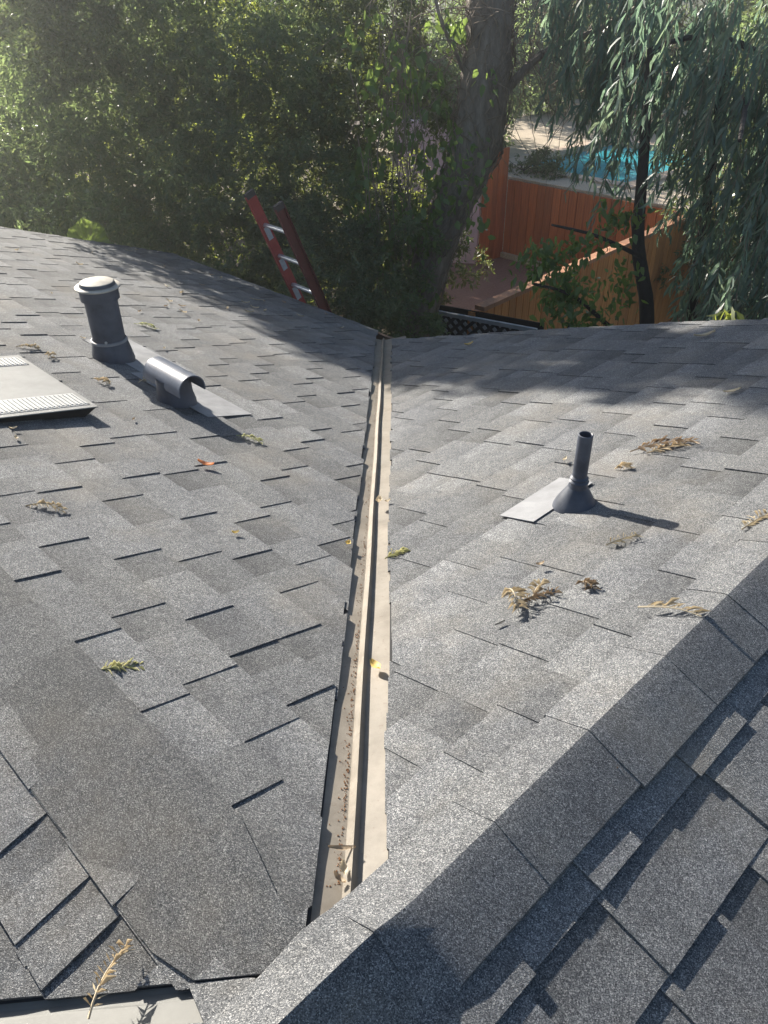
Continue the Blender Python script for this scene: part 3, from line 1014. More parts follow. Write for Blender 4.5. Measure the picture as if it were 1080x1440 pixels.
slab("pool_deck", [pa(-15, 13.73), pa(-3.5, 13.73), pa(-3.5, 27), pa(-15, 27)], hole, PZ, 1.5, M_DECKC)
pool = thing("swimming_pool", "turquoise swimming pool with pale stone coping behind the board wall", "swimming pool", (*pa(-9.6, 16.7), PZ - .1))
oP = np.array(pool.location)
me = mesh("water_surface", [np.array([*pa(a, t_), PZ - .09]) - oP for a, t_ in ((-10.99, 14.73), (-8.16, 14.73), (-8.16, 18.69), (-10.99, 18.69))], [(0, 1, 2, 3)], M_WATER)
obj("water_surface", me, pool)
M_COPE = simple("pale_coping_stone", (0.60, 0.47, 0.37), 0.8, 0, 0.12, 6, 0.002)
def cope(a0, t0, a1, t1):
    b = MB()
    p, q = np.array([*pa(a0, t0), PZ + .022]) - oP, np.array([*pa(a1, t1), PZ + .022]) - oP
    k = max(1, round(np.linalg.norm(q - p) / .6))
    tt = (q - p) / np.linalg.norm(q - p); n_ = np.array([-tt[1], tt[0], 0])
    ln = np.linalg.norm(q - p) / k
    b.box((0, 0, 0), tt * (ln / 2 - .004), n_ * .15, (0, 0, .02))
    m_ = b.mesh("coping_stone", M_COPE)
    for i in range(k):
        obj("coping_stone", m_, pool, tuple(p + tt * ln * (i + .5)))
cope(-11.3, 14.57, -7.85, 14.57); cope(-11.0, 18.85, -8.15, 18.85); cope(-8.0, 14.72, -8.0, 19.0); cope(-11.15, 14.72, -11.15, 19.0)
# stone steps of pale paving beyond the pool
b = MB(); b.box((0, 0, .2), (1.5, -1.5, 0), (.25, .25, 0), (0, 0, .2)); b.box((0, 0, .43), (1.56, -1.56, 0), (.3, .3, 0), (0, 0, .03))
tag(obj("garden_bench_wall", b.mesh("garden_bench_wall", M_DECKC), None, (*pa(-11.6, 21.0), PZ)), "low pale concrete bench wall beyond the pool", "low wall")

# ------------------------------------------------------------------ foliage
def unit(v):
    return v / (np.linalg.norm(v, axis=-1, keepdims=True) + 1e-9)

def leaves(base, dirs, length, width, kind="lance", droop=0.15):
    """leaf quads/strips; returns V,F (F quads)"""
    n = len(base)
    d = unit(dirs)
    rnd = unit(rng.normal(size=(n, 3)))
    side = unit(np.cross(d, rnd))
    nor = np.cross(side, d)
    L = np.asarray(length).reshape(-1, 1) * np.ones((n, 1))
    Wd = np.asarray(width).reshape(-1, 1) * np.ones((n, 1))
    g = np.array([0, 0, -1.0])
    if kind == "lance":        # 4 verts: one folded diamond
        v0 = base
        m = base + d * L * .5 + g * L * droop * .25
        v1 = m + side * Wd * .5 + nor * Wd * .18
        v2 = base + d * L + g * L * droop
        v3 = m - side * Wd * .5 + nor * Wd * .18
        V = np.stack([v0, v1, v2, v3], 1).reshape(-1, 3)
        k = np.arange(n)[:, None] * 4
        F = np.concatenate([k + [0, 1, 2], k + [0, 2, 3]], 0)
        return V, F
    if kind == "broad":        # 6 verts heart-like, 4 triangles
        v0 = base
        a = base + d * L * .30
        v1 = a + side * Wd * .5 + nor * Wd * .15
        v5 = a - side * Wd * .5 + nor * Wd * .15
        c = base + d * L * .66 + g * L * droop * .5
        v2 = c + side * Wd * .36 + nor * Wd * .08
        v4 = c - side * Wd * .36 + nor * Wd * .08
        v3 = base + d * L + g * L * droop
        V = np.stack([v0, v1, v2, v3, v4, v5], 1).reshape(-1, 3)
        k = np.arange(n)[:, None] * 6
        F = np.concatenate([k + [0, 1, 2], k + [0, 2, 3], k + [0, 3, 4], k + [0, 4, 5]], 0)
        return V, F
    # sickle: curved strip, 7 verts, 5 triangles
    bend = rng.uniform(-.22, .22, (n, 1))
    def pt(f):
        return base + d * L * f + side * L * bend * (4 * f * (1 - f)) + g * L * droop * f * f
    v0 = pt(0)
    p1, p2 = pt(.32), pt(.68)
    v1, v2 = p1 + side * Wd * .5, p1 - side * Wd * .5
    v3, v4 = p2 + side * Wd * .42 + nor * Wd * .1, p2 - side * Wd * .42 + nor * Wd * .1
    v5 = pt(1.0)
    V = np.stack([v0, v1, v2, v3, v4, v5], 1).reshape(-1, 3)
    k = np.arange(n)[:, None] * 6
    F = np.concatenate([k + [0, 1, 2], k + [1, 3, 2], k + [2, 3, 4], k + [3, 5, 4]], 0)
    return V, F

def blob_points(blobs, dens):
    """clumps of twigs over the skin of each blob, plus a sparse core; with outward directions"""
    P_, N_ = [], []
    for (c, r, sq) in blobs:
        c = np.array(c)
        nc = max(5, int(40 * r * r))
        v = unit(rng.normal(size=(nc, 3)))
        tocam = unit((CAM - c)[None, :])[0]
        v = v[(v @ tocam > -.55) | (v[:, 2] > .3)]
        nc = len(v)
        rr = r * rng.uniform(.55, 1.12, nc)
        cc = c + v * rr[:, None] * np.array([1, 1, sq])
        cr = rng.uniform(.13, .34, nc) * min(1.6, max(.7, r / .8))
        per = max(4, int(dens * .17))
        w = unit(rng.normal(size=(nc, per, 3)) + v[:, None, :] * .55)
        q = cc[:, None, :] + w * (cr[:, None, None] * np.sqrt(rng.uniform(.15, 1, (nc, per, 1)))) * np.array([1, 1, .72])
        P_.append(q.reshape(-1, 3)); N_.append(w.reshape(-1, 3))
        n = int(dens * 1.6 * r * r)
        v = unit(rng.normal(size=(n, 3)))
        P_.append(c + v * (r * rng.uniform(.2, .75, (n, 1)))); N_.append(v)
    return np.concatenate(P_), np.concatenate(N_)

def whorls(pts, nor, per, L, W, spread=1.0, kind="lance", droop=.15, up=.25):
    n = len(pts)
    b = np.repeat(pts, per, 0)
    ax = np.repeat(unit(nor + rng.normal(0, .45, (n, 3)) + np.array([0, 0, up])), per, 0)
    rd = rng.normal(size=(n * per, 3))
    d = unit(ax * .75 + spread * unit(rd - (rd * ax).sum(1, keepdims=True) * ax))
    b = b + ax * rng.uniform(-.05, .05, (n * per, 1)) * (L / .06)
    ln = L * rng.uniform(.65, 1.25, n * per)
    return leaves(b, d, ln, ln * W / L, kind, droop)

def add_tree(name, label, cat, root, crown_mid, blobs, mat, dens=75, per=9, L=.072, W=.023, trunk_r=.05, group=None, kind="lance", bark=None, droop=.15, nb=7, up=.25):
    tr = thing(name, label, cat, tuple(root), group)
    r0 = np.array(root, float)
    b = MB()
    cm = np.array(crown_mid, float) - r0
    if cat == "shrub tree":
        cm[2] = min(cm[2], 2.1)
    midp = cm * .5 + np.array([random.uniform(-.15, .15), random.uniform(-.15, .15), 0])
    b.tube([(0, 0, -.1), midp * .5, midp, cm], [trunk_r * 1.3, trunk_r, trunk_r * .85, trunk_r * .6], 9, True, .08)
    for (c, r, sq) in blobs[:(0 if cat == "shrub tree" else nb)]:
        e = np.array(c) - r0
        q = midp + (e - midp) * .5 + np.array([random.uniform(-.1, .1), random.uniform(-.1, .1), .12])
        b.tube([midp, q, e, e + (e - q) * .4], [trunk_r * .5, trunk_r * .3, trunk_r * .16, trunk_r * .06], 6)
    obj("trunk", smooth_by_angle(b.mesh("trunk", bark or M_BARKD), 60), tr)
    pts, nor = blob_points(blobs, dens)
    V, F = whorls(pts, nor, per, L, W, 1.0, kind, droop, up)
    me = fast_mesh("crown", V - r0, F, mat)
    obj("crown", me, tr, kind="stuff")
    return tr

def B_(x, y, z, r, sq=.9):
    return ((x, y, z), r, sq)

# the leafy screen behind the left slope (each a tree of its own)
G_SH = "leafy shrub trees behind the left roof slope"
add_tree("shrub_tree", "dense grey green shrub tree rising behind the red ladder", "shrub tree", (-1.7, 9.5, GZ), (-1.7, 9.5, -.6),
         [B_(-1.7, 9.4, .5, .95), B_(-1.3, 9.0, -.6, .9), B_(-2.2, 9.1, -.5, .9), B_(-1.0, 9.3, .3, .75), B_(-2.3, 9.6, .8, .8), B_(-1.7, 8.9, -1.5, .85), B_(-1.1, 8.4, -1.5, .7), B_(-1.5, 9.7, 1.3, .7), B_(-2.0, 8.3, -1.9, .7), B_(-1.5, 8.6, -2.6, .9), B_(-2.4, 8.8, -2.4, .9)],
         M_LEAF_P, 150, group=G_SH)
add_tree("shrub_tree", "dark bushy shrub tree right of the ladder over the valley foot", "shrub tree", (-.3, 7.7, GZ), (-.3, 7.7, -1.8),
         [B_(-.35, 7.5, -1.35, .62), B_(.05, 7.7, -1.7, .55), B_(-.8, 7.9, -1.5, .6), B_(-.1, 7.3, -2.1, .6), B_(.2, 7.8, -2.3, .5), B_(-.55, 7.2, -2.2, .5), B_(0, 8.2, -1.2, .6), B_(-.5, 8.4, -.9, .65), B_(-.5, 7.6, -2.8, .8), B_(.05, 7.5, -2.8, .6)],
         M_LEAF_P, 190, L=.056, W=.018, group=G_SH)
add_tree("shrub_tree", "olive shrub tree with sunlit top between ladder and vine leaves", "shrub tree", (-.5, 10.2, GZ), (-.5, 10.2, -.4),
         [B_(-.5, 10.1, .45, .9), B_(.1, 9.8, -.2, .75), B_(-.9, 9.9, -.3, .8), B_(-.2, 10.4, 1.1, .7), B_(-.4, 9.5, -1.1, .85), B_(.3, 9.4, -1.3, .7), B_(-.9, 10.5, 1.0, .7), B_(-.4, 9.6, -2.2, .9), B_(.5, 9.9, -2.0, .7)],
         M_LEAF_O, 140, group=G_SH)
add_tree("shrub_tree", "grey green shrub tree rising straight behind the tall flue pipe", "shrub tree", (-3.6, 9.5, GZ), (-3.6, 9.5, -.6),
         [B_(-3.5, 9.3, .3, .95), B_(-3.0, 9.1, -.8, .9), B_(-4.1, 9.6, -.7, .9), B_(-3.3, 9.4, 1.3, .9), B_(-4.0, 9.9, 1.3, .85), B_(-2.8, 9.2, .6, .8), B_(-3.5, 9.0, -1.6, .85), B_(-2.9, 8.6, -1.7, .75), B_(-4.4, 9.6, -1.6, .8), B_(-3.6, 9.5, 2.1, .75), B_(-2.8, 8.9, 1.9, .65), B_(-3.2, 8.9, -2.6, .9)],
         M_LEAF_P, 145, group=G_SH)
add_tree("shrub_tree", "pale hazy shrub tree at the left edge beyond the roof", "shrub tree", (-6.0, 11.4, GZ), (-6.0, 11.4, -.8),
         [B_(-5.6, 11.3, -.6, 1.0), B_(-6.4, 11.0, -.9, 1.0), B_(-5.1, 10.8, -1.3, .9), B_(-6.2, 11.9, .2, .9), B_(-5.2, 11.6, .3, .85), B_(-6.8, 11.7, -.3, .9), B_(-5.5, 10.6, -2.0, .9), B_(-7.2, 11.1, -1.3, .9), B_(-5.0, 10.6, -2.8, .9), B_(-6.2, 10.8, -2.8, 1.0), B_(-4.7, 11.0, .0, .8)],
         M_LEAF_P, 125, group=G_SH)
add_tree("shrub_tree", "tall open shrub tree standing behind the flue pipe shrub", "shrub tree", (-4.3, 12.2, GZ), (-4.3, 12.2, .4),
         [B_(-4.4, 12.0, .7, 1.0), B_(-3.6, 11.8, 1.2, .9), B_(-5.0, 12.6, .6, .9), B_(-4.2, 12.3, 1.7, .85), B_(-3.3, 12.2, .4, .9), B_(-5.2, 12.2, -.2, .9), B_(-3.0, 11.9, 2.0, .7), B_(-4.0, 12.0, -.9, 1.1), B_(-5.4, 12.4, -1.5, 1.2), B_(-3.4, 11.6, -2.0, 1.2)],
         M_LEAF_O, 95, group=G_SH)
add_tree("shrub_tree", "sunlit yellow green tree above the middle of the shrubs", "shrub tree", (-1.9, 12.6, GZ), (-1.9, 12.6, 0),
         [B_(-1.9, 12.6, .6, 1.0), B_(-1.2, 12.4, 1.0, .9), B_(-2.6, 12.3, 1.1, .9), B_(-1.5, 12.8, 1.7, .8), B_(-.6, 12.6, .3, .9), B_(-2.3, 12.9, -.4, 1.0), B_(-1.2, 12.2, -.8, .9), B_(-1.8, 12.2, -2.0, 1.3), B_(-.4, 12.4, -2.0, 1.2)],
         M_LEAF_Y, 75, group=G_SH)
add_tree("shrub_tree", "sunlit yellow green tree at the upper left behind the shrubs", "shrub tree", (-7.2, 15.4, GZ), (-7.2, 15.4, -.4),
         [B_(-7.2, 15.2, .0, 1.3), B_(-6.0, 15.0, -.1, 1.2), B_(-8.4, 15.6, .0, 1.3), B_(-6.8, 15.8, 1.0, 1.1), B_(-5.0, 15.4, -.2, 1.2), B_(-7.6, 14.8, -1.2, 1.3), B_(-5.8, 14.8, -1.3, 1.2), B_(-9.2, 15.4, -.6, 1.3), B_(-6.2, 14.6, -2.6, 1.4), B_(-4.3, 15.0, -2.2, 1.4)],
         M_LEAF_Y, 58, L=.08, W=.026, group=G_SH)
add_tree("shrub_tree", "slim trunk of a tall tree rising out of view behind the far eave", "shrub tree", (-2.75, 8.75, GZ), (-2.75, 8.75, 1.0),
         [B_(-2.7, 8.55, 2.2, .6), B_(-3.3, 9.1, 3.0, .65), B_(-2.3, 8.1, 2.7, .5), B_(-3.8, 9.7, 3.7, .6), B_(-3.0, 8.9, 3.7, .45), B_(-2.2, 8.4, 1.7, .5), B_(-4.1, 9.5, 2.5, .55), B_(-3.6, 9.0, 2.65, .5), B_(-3.1, 8.5, 2.75, .45), B_(-2.65, 8.25, 3.0, .4), B_(-2.4, 8.0, 3.3, .4), B_(-3.3, 8.9, 1.4, .55), B_(-4.2, 9.8, 2.0, .6), B_(-3.0, 8.5, .6, .5), B_(-3.9, 9.5, 1.0, .55)],
         M_LEAF_O, 150, group=G_SH)
# farther trees past the pool and lawn
far = [(-12, 24, 2.6, "broad olive tree far behind at the upper left corner"), (-4.5, 21, 2.4, "dark round tree far behind the ladder"), (0.6, 20.5, 2.0, "dark tree far behind the leaning trunk"),
       (3.4, 26.5, 2.3, "dark tree standing beyond the pool terrace"), (7.4, 27, 2.4, "broad tree beyond the pool behind the weeping leaves"), (11.5, 24, 2.6, "dark tree far behind at the right edge"), (16, 30, 3.0, "far tree past the right end of the pool terrace"), (6.4, 12.2, 1.5, "dark dense tree at the right end of the plank fence"), (9.2, 17.5, 2.0, "dark tree beside the right end of the pool")]
for x, y, r, lab in far:
    bl = [B_(x + random.uniform(-1.2, 1.2) * r * .7, y + random.uniform(-.8, .8) * r * .6, GZ + 1.1 + random.uniform(0, 1.75) * r, r * random.uniform(.5, .72)) for _ in range(12)]
    add_tree("garden_tree", lab, "tree", (x, y, GZ + 0.0), (x, y, GZ + 3), bl, random.choice((M_LEAF_O, M_LEAF_P, M_LEAF_P)), 40 if y > 15 else 75, 9, .12 if y > 15 else .08, .045 if y > 15 else .028, .16, "trees beyond the pool and fence")

# low plants in front of the pool deck
hb = [B_(x, y, PZ + .12, .34, .9) for x, y in ((2.35, 17.6), (2.75, 17.3), (3.05, 16.9), (3.3, 17.4))]
add_tree("deck_shrub", "dark green shrub on the deck corner above the board wall", "shrub", (2.8, 17.3, PZ), (2.8, 17.3, PZ + .1), hb, M_LEAF_O, 130, 8, .07, .03, .02)

# big leaning trunk with bare vines
TP = [(0.12, 8.30, GZ), (0.14, 8.30, -3.0), (0.33, 8.28, -2.09), (0.50, 8.32, -1.45), (0.70, 8.35, -.86), (0.90, 8.39, -.33), (0.97, 8.43, .16), (.99, 8.48, .65), (.98, 8.53, 1.22), (1.05, 8.7, 2.2), (1.0, 8.9, 3.2)]
TP = [np.array(q) for q in TP]
big = thing("leaning_tree", "large leaning grey trunk tangled with bare vines", "tree", tuple(TP[0]))
b = MB()
# finer trunk
def resample(pts, k):
    out = []
    for i in range(len(pts) - 1):
        p0, p1, p2, p3 = pts[max(i - 1, 0)], pts[i], pts[i + 1], pts[min(i + 2, len(pts) - 1)]
        for j in range(k):
            t_ = j / k
            out.append(.5 * ((2 * p1) + (-p0 + p2) * t_ + (2 * p0 - 5 * p1 + 4 * p2 - p3) * t_ ** 2 + (-p0 + 3 * p1 - 3 * p2 + p3) * t_ ** 3))
    out.append(pts[-1])
    return out
tpts = resample(TP, 5)
trad = np.interp(np.linspace(0, 1, len(tpts)), [0, .2, .3, .4, .5, .6, .7, .8, 1], [.26, .19, .19, .21, .25, .25, .23, .21, .18])
b.tube([q - TP[0] for q in tpts], list(trad), 18, True, .075)
obj("trunk", smooth_by_angle(b.mesh("trunk", M_BARK), 75), big)
for (e0, pts, r) in ((5, [(1.10, 8.5, .1), (1.5, 8.35, .55), (2.1, 8.3, .8), (3.0, 8.4, 1.3)], .05), (4, [(1.0, 8.6, -.1), (.75, 8.4, .45), (.5, 8.3, .9), (.3, 8.3, 1.7)], .03), (6, [(1.1, 8.6, 1.0), (1.9, 8.9, 1.8), (2.8, 9.3, 2.5)], .12)):
    b = MB(); pts = resample([np.array(q) for q in pts], 4)
    b.tube([q - TP[0] for q in pts], list(np.linspace(r, r * .35, len(pts))), 8, True, .06)
    obj("limb", b.mesh("limb", M_BARK), big)
# bare vines clinging to the trunk and hanging off the limbs
def twig_mesh(paths, rad):
    Vs, Fs = [], []
    k = 0
    b_ = MB()
    for p_ in paths:
        b_.tube(p_, list(np.linspace(rad, rad * .45, len(p_))), 4, False)
    return b_
paths = []
for i in range(150):
    k = random.randint(4, len(tpts) - 12)
    n_ = random.randint(4, 11)
    ang = random.uniform(0, 6.28)
    p_ = []
    for j in range(n_):
        q = tpts[min(k + j, len(tpts) - 1)]
        r = trad[min(k + j, len(tpts) - 1)] * random.uniform(1.0, 1.28)
        ang += random.uniform(-.5, .5)
        p_.append(q + np.array([math.cos(ang) * r, math.sin(ang) * r, random.uniform(-.05, .05)]) - TP[0])
    paths.append(p_)
b = twig_mesh(paths, .0075)
obj("clinging_vine", b.mesh("clinging_vine", M_TWIG), big, kind="stuff")
paths = []
for i in range(420):
    x = random.uniform(-.1, 2.9); y = 8.4 + random.uniform(-.35, .6)
    z = random.uniform(.1, 1.6)
    st = np.array([x, y, z])
    n_ = random.randint(6, 13)
    d = np.array([random.uniform(-.6, .6), random.uniform(-.3, .3), random.uniform(-.9, .35)])
    p_ = [st]
    for j in range(n_):
        d = d + np.array([random.gauss(0, .2), random.gauss(0, .2), -.10 + random.gauss(0, .15)])
        d /= np.linalg.norm(d)
        p_.append(p_[-1] + d * .085)
    paths.append([q - TP[0] for q in p_])
b = twig_mesh(paths, .0048)
obj("hanging_vine", b.mesh("hanging_vine", M_TWIG), big, kind="stuff")

# a couple of thin trunks and branches of the right hand trees -------------------
def poly_tree(name, label, root, pts, rad, branches=(), bark=M_BARKD):
    tr = thing(name, label, "tree", root)
    r0 = np.array(root)
    b = MB(); q = resample([np.array(p) for p in pts], 5)
    b.tube([x - r0 for x in q], list(np.interp(np.linspace(0, 1, len(q)), np.linspace(0, 1, len(rad)), rad)), 10, True, .05)
    obj("trunk", smooth_by_angle(b.mesh("trunk", bark), 70), tr)
    for bp, br in branches:
        b = MB(); q = resample([np.array(p) for p in bp], 4)
        b.tube([x - r0 for x in q], list(np.linspace(br, br * .4, len(q))), 6, True)
        obj("branch", b.mesh("branch", bark), tr)
    return tr, r0

# vine leaves in front of the trunk: one climbing plant, its biggest leaves apart
vine = thing("climbing_vine", "broad leaved climbing vine lit from behind left of the leaning trunk", "vine", (.2, 8.2, GZ))
rv = np.array(vine.location)
b = MB()
stems = []
for i in range(16):
    x0 = random.uniform(-.5, .55)
    p_ = [np.array([.25 + random.uniform(-.2, .2), 8.3, GZ])]
    zt = random.uniform(-.9, .95)
    for j in range(1, 9):
        f = j / 8
        p_.append(np.array([.25 + (x0 - .25) * f + random.uniform(-.08, .08), 8.3 - .25 * f + random.uniform(-.08, .08), GZ + (zt - GZ) * f]))
    stems.append(p_)
    b.tube([q - rv for q in resample(p_, 2)], .006, 5, False)
obj("stems", b.mesh("stems", M_TWIG), vine, kind="stuff")
def vine_leaves(n, box, L0, L1):
    x0, x1, z0, z1 = box
    c = np.stack([rng.uniform(x0, x1, n), rng.uniform(7.85, 8.45, n), rng.uniform(z0, z1, n)], 1)
    cl = np.sin(c[:, 0] * 5.1 + 1) * np.sin(c[:, 2] * 4.3 + .7) + .5 * np.sin(c[:, 0] * 11 + c[:, 2] * 9)
    c = c[cl > -.35]
    d = rng.normal(0, .55, (len(c), 3)) + np.array([0, -.35, -.75])
    ln = rng.uniform(L0, L1, len(c))
    return c, d, ln
c1, d1, l1 = vine_leaves(520, (-.35, .75, -.75, .95), .075, .135)
c2, d2, l2 = vine_leaves(900, (-.45, .55, -2.2, -.5), .07, .12)
c3, d3, l3 = vine_leaves(190, (.45, 1.05, -1.3, .5), .06, .11)
c3[:, 1] -= .28
C_, Dv, Ln = np.concatenate([c1, c2, c3]), np.concatenate([d1, d2, d3]), np.concatenate([l1, l2, l3])
front = np.argsort(C_[:, 1] - Ln * 3)[:250]
mask = np.zeros(len(C_), bool); mask[front] = True
V, F = leaves(C_[~mask], Dv[~mask], Ln[~mask], Ln[~mask] * .62, "broad", .2)
obj("foliage", fast_mesh("foliage", V - rv, F, M_LEAF_V), vine, kind="stuff")
def leaf_variants(name, kind, wl, mat, k=8, droop=.2):
    out = []
    for i in range(k):
        V, F = leaves(np.zeros((1, 3)), np.array([[0, 0, -1.0]]), np.array([1.0]), np.array([wl]), kind, 0)
        if kind != "lance":
            V[:, 0] += .06 * np.sin(V[:, 2] * 4 + i)
        out.append(fast_mesh(name, V, F, mat))
    return out
def place_leaf(me, parent, c, d, L):
    o = obj("leaf", me, parent)
    q = Vector((0, 0, -1)).rotation_difference(Vector(tuple(d)).normalized())
    from mathutils import Quaternion
    q = q @ Quaternion((0, 0, 1), random.uniform(0, 6.28))
    o.rotation_mode = 'QUATERNION'
    o.rotation_quaternion = q
    o.scale = (L, L, L)
    o.location = tuple(c - np.array(parent.location))
    return o
lv = leaf_variants("leaf", "broad", .62, M_LEAF_V)
for i in front:
    place_leaf(random.choice(lv), vine, C_[i], Dv[i], Ln[i])

# weeping blue-green tree on the right ---------------------------------------------
wt, wr = poly_tree("weeping_tree", "weeping tree with long blue green leaves at the right", (4.25, 8.6, GZ),
                   [(4.25, 8.6, GZ), (4.2, 8.55, -2.6), (4.0, 8.5, -1.2), (3.95, 8.5, .2), (4.1, 8.4, 2.2)], [.12, .10, .09, .085, .06],
                   [([(4.0, 8.5, .1), (3.4, 7.9, .6), (2.6, 7.4, .75), (1.9, 7.1, .55)], .04),
                    ([(3.95, 8.5, -.2), (3.3, 7.6, .2), (2.9, 6.6, .35), (2.6, 5.8, .2)], .04),
                    ([(4.0, 8.5, .4), (4.2, 7.4, .9), (4.0, 6.4, .9), (3.6, 5.6, .6)], .04),
                    ([(4.0, 8.5, -.9), (4.0, 7.6, -.5), (3.7, 6.6, -.6), (3.4, 6.0, -.9)], .035),
                    ([(4.1, 8.4, .8), (3.0, 8.3, 1.3), (2.0, 8.0, 1.35), (1.4, 7.9, 1.0)], .04),
                    ([(4.1, 8.4, .6), (4.8, 7.6, .9), (5.0, 6.8, .6)], .04)])
strands = []
def strand_field(n, xr, yr, zr, ln):
    for i in range(n):
        x, y, z = random.uniform(*xr), random.uniform(*yr), random.uniform(*zr)
        L = random.uniform(*ln)
        sway = np.array([random.gauss(-.12, .12), random.gauss(-.05, .12), 0])
        k = 7
        p_ = [np.array([x, y, z]) + sway * (j / k) ** 1.5 * L + np.array([0, 0, -L * (j / k)]) for j in range(k + 1)]
        strands.append(p_)
strand_field(270, (1.85, 4.9), (6.4, 8.2), (.2, 1.35), (.5, 1.1))      # upper canopy
strand_field(110, (2.75, 4.6), (6.0, 7.6), (-.35, .8), (.5, 1.0))
strand_field(230, (2.85, 4.8), (5.8, 7.6), (-1.35, .1), (.6, 1.1))     # lower right mass
strand_field(60, (2.45, 3.5), (5.2, 6.3), (-1.35, -.6), (.4, .7))
strand_field(60, (1.45, 2.6), (7.4, 8.2), (.55, 1.5), (.3, .7))
b = MB()
LC, LD, LS = [], [], []
for p_ in strands:
    b.tube([q - wr for q in p_], .0035, 3, False)
    for j in range(1, len(p_)):
        for _ in range(random.randint(3, 5)):
            f = random.random()
            q = p_[j - 1] + (p_[j] - p_[j - 1]) * f
            LC.append(q)
            LD.append([random.gauss(-.12, .42), random.gauss(0, .40), -1])
            LS.append(random.uniform(.10, .19))
LC, LD, LS = np.array(LC), np.array(LD), np.array(LS)
obj("twigs", b.mesh("twigs", M_TWIG), wt, kind="stuff")
dist = np.linalg.norm(LC - CAM, axis=1)
front = np.argsort(dist)[:300]
mask = np.zeros(len(LC), bool); mask[front] = True
V, F = leaves(LC[~mask], LD[~mask], LS[~mask], LS[~mask] * .155, "sickle", .0)
obj("foliage", fast_mesh("foliage", V - wr, F, M_LEAF_E), wt, kind="stuff")
lv = leaf_variants("leaf", "sickle", .155, M_LEAF_E)
for i in front:
    place_leaf(random.choice(lv), wt, LC[i], LD[i], LS[i])

# thin dark trunk with a small leafy crown in front of the fence
st, sr = poly_tree("slender_tree", "slender dark trunk with small glossy leaves before the plank fence", (2.62, 6.9, GZ),
                   [(2.62, 6.9, GZ), (2.62, 6.9, -2.4), (2.52, 6.95, -1.5), (2.36, 7.05, -.9), (2.3, 7.1, -.2), (2.2, 7.1, .7)], [.085, .075, .068, .06, .05, .03],
                   [([(2.55, 6.95, -1.9), (2.1, 6.7, -1.55), (1.7, 6.5, -1.2), (1.3, 6.4, -1.05)], .03), ([(2.4, 7.0, -1.0), (1.9, 6.8, -.75), (1.45, 6.6, -.6)], .025),
                    ([(2.62, 6.9, -2.6), (2.2, 6.7, -2.2), (1.9, 6.6, -1.8), (1.7, 6.55, -1.5)], .04)])
C_, Dv, Ln = [], [], []
for cx, cy, cz, rx, rz, n in ((1.42, 6.5, -.88, .28, .22, 230), (1.62, 6.55, -1.18, .24, .24, 280), (1.8, 6.6, -1.5, .24, .16, 130), (2.15, 6.75, -1.2, .16, .35, 110), (1.75, 6.6, -.75, .3, .12, 80), (1.95, 6.6, -1.75, .3, .12, 90), (2.1, 6.9, -.62, .22, .16, 90)):
    v = rng.normal(0, .5, (n, 3))
    C_.append(np.array([cx, cy, cz]) + v * np.array([rx, .16, rz])); Dv.append(rng.normal(0, .6, (n, 3)) + np.array([-.1, -.2, -.5])); Ln.append(rng.uniform(.055, .105, n))
C_, Dv, Ln = np.concatenate(C_), np.concatenate(Dv), np.concatenate(Ln)
V, F = leaves(C_, Dv, Ln, Ln * .5, "broad", .15)
obj("crown", fast_mesh("crown", V - sr, F, M_LEAF_V), st, kind="stuff")
bt, br_ = poly_tree("bare_sapling", "thin bare sapling crossing the fence top right of the slender trunk", (3.1, 7.2, GZ),
                    [(3.1, 7.2, GZ), (3.08, 7.2, -2.2), (3.02, 7.2, -1.2), (2.98, 7.25, -.4), (2.9, 7.3, .6)], [.06, .055, .05, .045, .03])

# bright leaf tuft entering at the right edge
tf = thing("roadside_shrub", "bright green long leaf tuft at the right edge above the roof", "shrub", (2.75, 4.9, GZ))
rt = np.array(tf.location)
b = MB(); b.tube([(0, 0, 0), (-.05, 0, 1.6), (-.15, .02, 2.6), (-.33, .02, 3.12)], [.03, .024, .015, .006], 7)
obj("stem", b.mesh("stem", M_TWIG), tf)
for i in range(22):
    c = rt + np.array([-.33, .02, 3.12]) + np.array([random.gauss(0, .05), random.gauss(0, .05), random.gauss(0, .04)])
    if i == 0:
        lvt = leaf_variants("leaf", "sickle", .16, M_LEAF_Y)
    place_leaf(random.choice(lvt), tf, c, (random.gauss(-.1, .5), random.gauss(-.1, .4), -.8), random.uniform(.12, .2))

# fan leaf plant peeking above the far roof end
fp = thing("fan_leaf_plant", "big green fan leaf peeking above the far left roof edge", "plant", (-3.03, 7.70, GZ))
b = MB(); b.tube([(0, 0, 0), (0, 0, 1.6), (.0, 0, 2.84)], [.03, .022, .016], 8)
obj("stalk", b.mesh("stalk", M_TWIG), fp)
vs, fs = [(0, 0, 2.82)], []
nseg = 18
for i in range(nseg + 1):
    w = math.radians(-20 + 190 * i / nseg)
    r = .29 * (1 + .05 * math.sin(i * 1.3))
    vs.append((r * math.cos(w) * .72, -.10 * math.sin(w) ** 2 + .012 * (1 if i % 2 else -1), 2.82 + r * max(-.1, math.sin(w))))
for i in range(nseg):
    fs.append((0, i + 1, i + 2))
obj("fan_leaf", mesh("fan_leaf", vs, fs, M_LEAF_B), fp)
fp.rotation_euler = (0, 0, math.radians(20))

# pale wire in the trees
b = MB()
wp = [np.array([-2.15, 8.9, .12]), np.array([-1.95, 8.86, .06]), np.array([-1.72, 8.8, -.02])]
b.tube([q - wp[1] for q in resample(wp, 3)], .0035, 5)
tag(obj("wire", b.mesh("wire", M_WIRE), None, tuple(wp[1])), "short pale wire slanting through the upper left leaves", "wire")

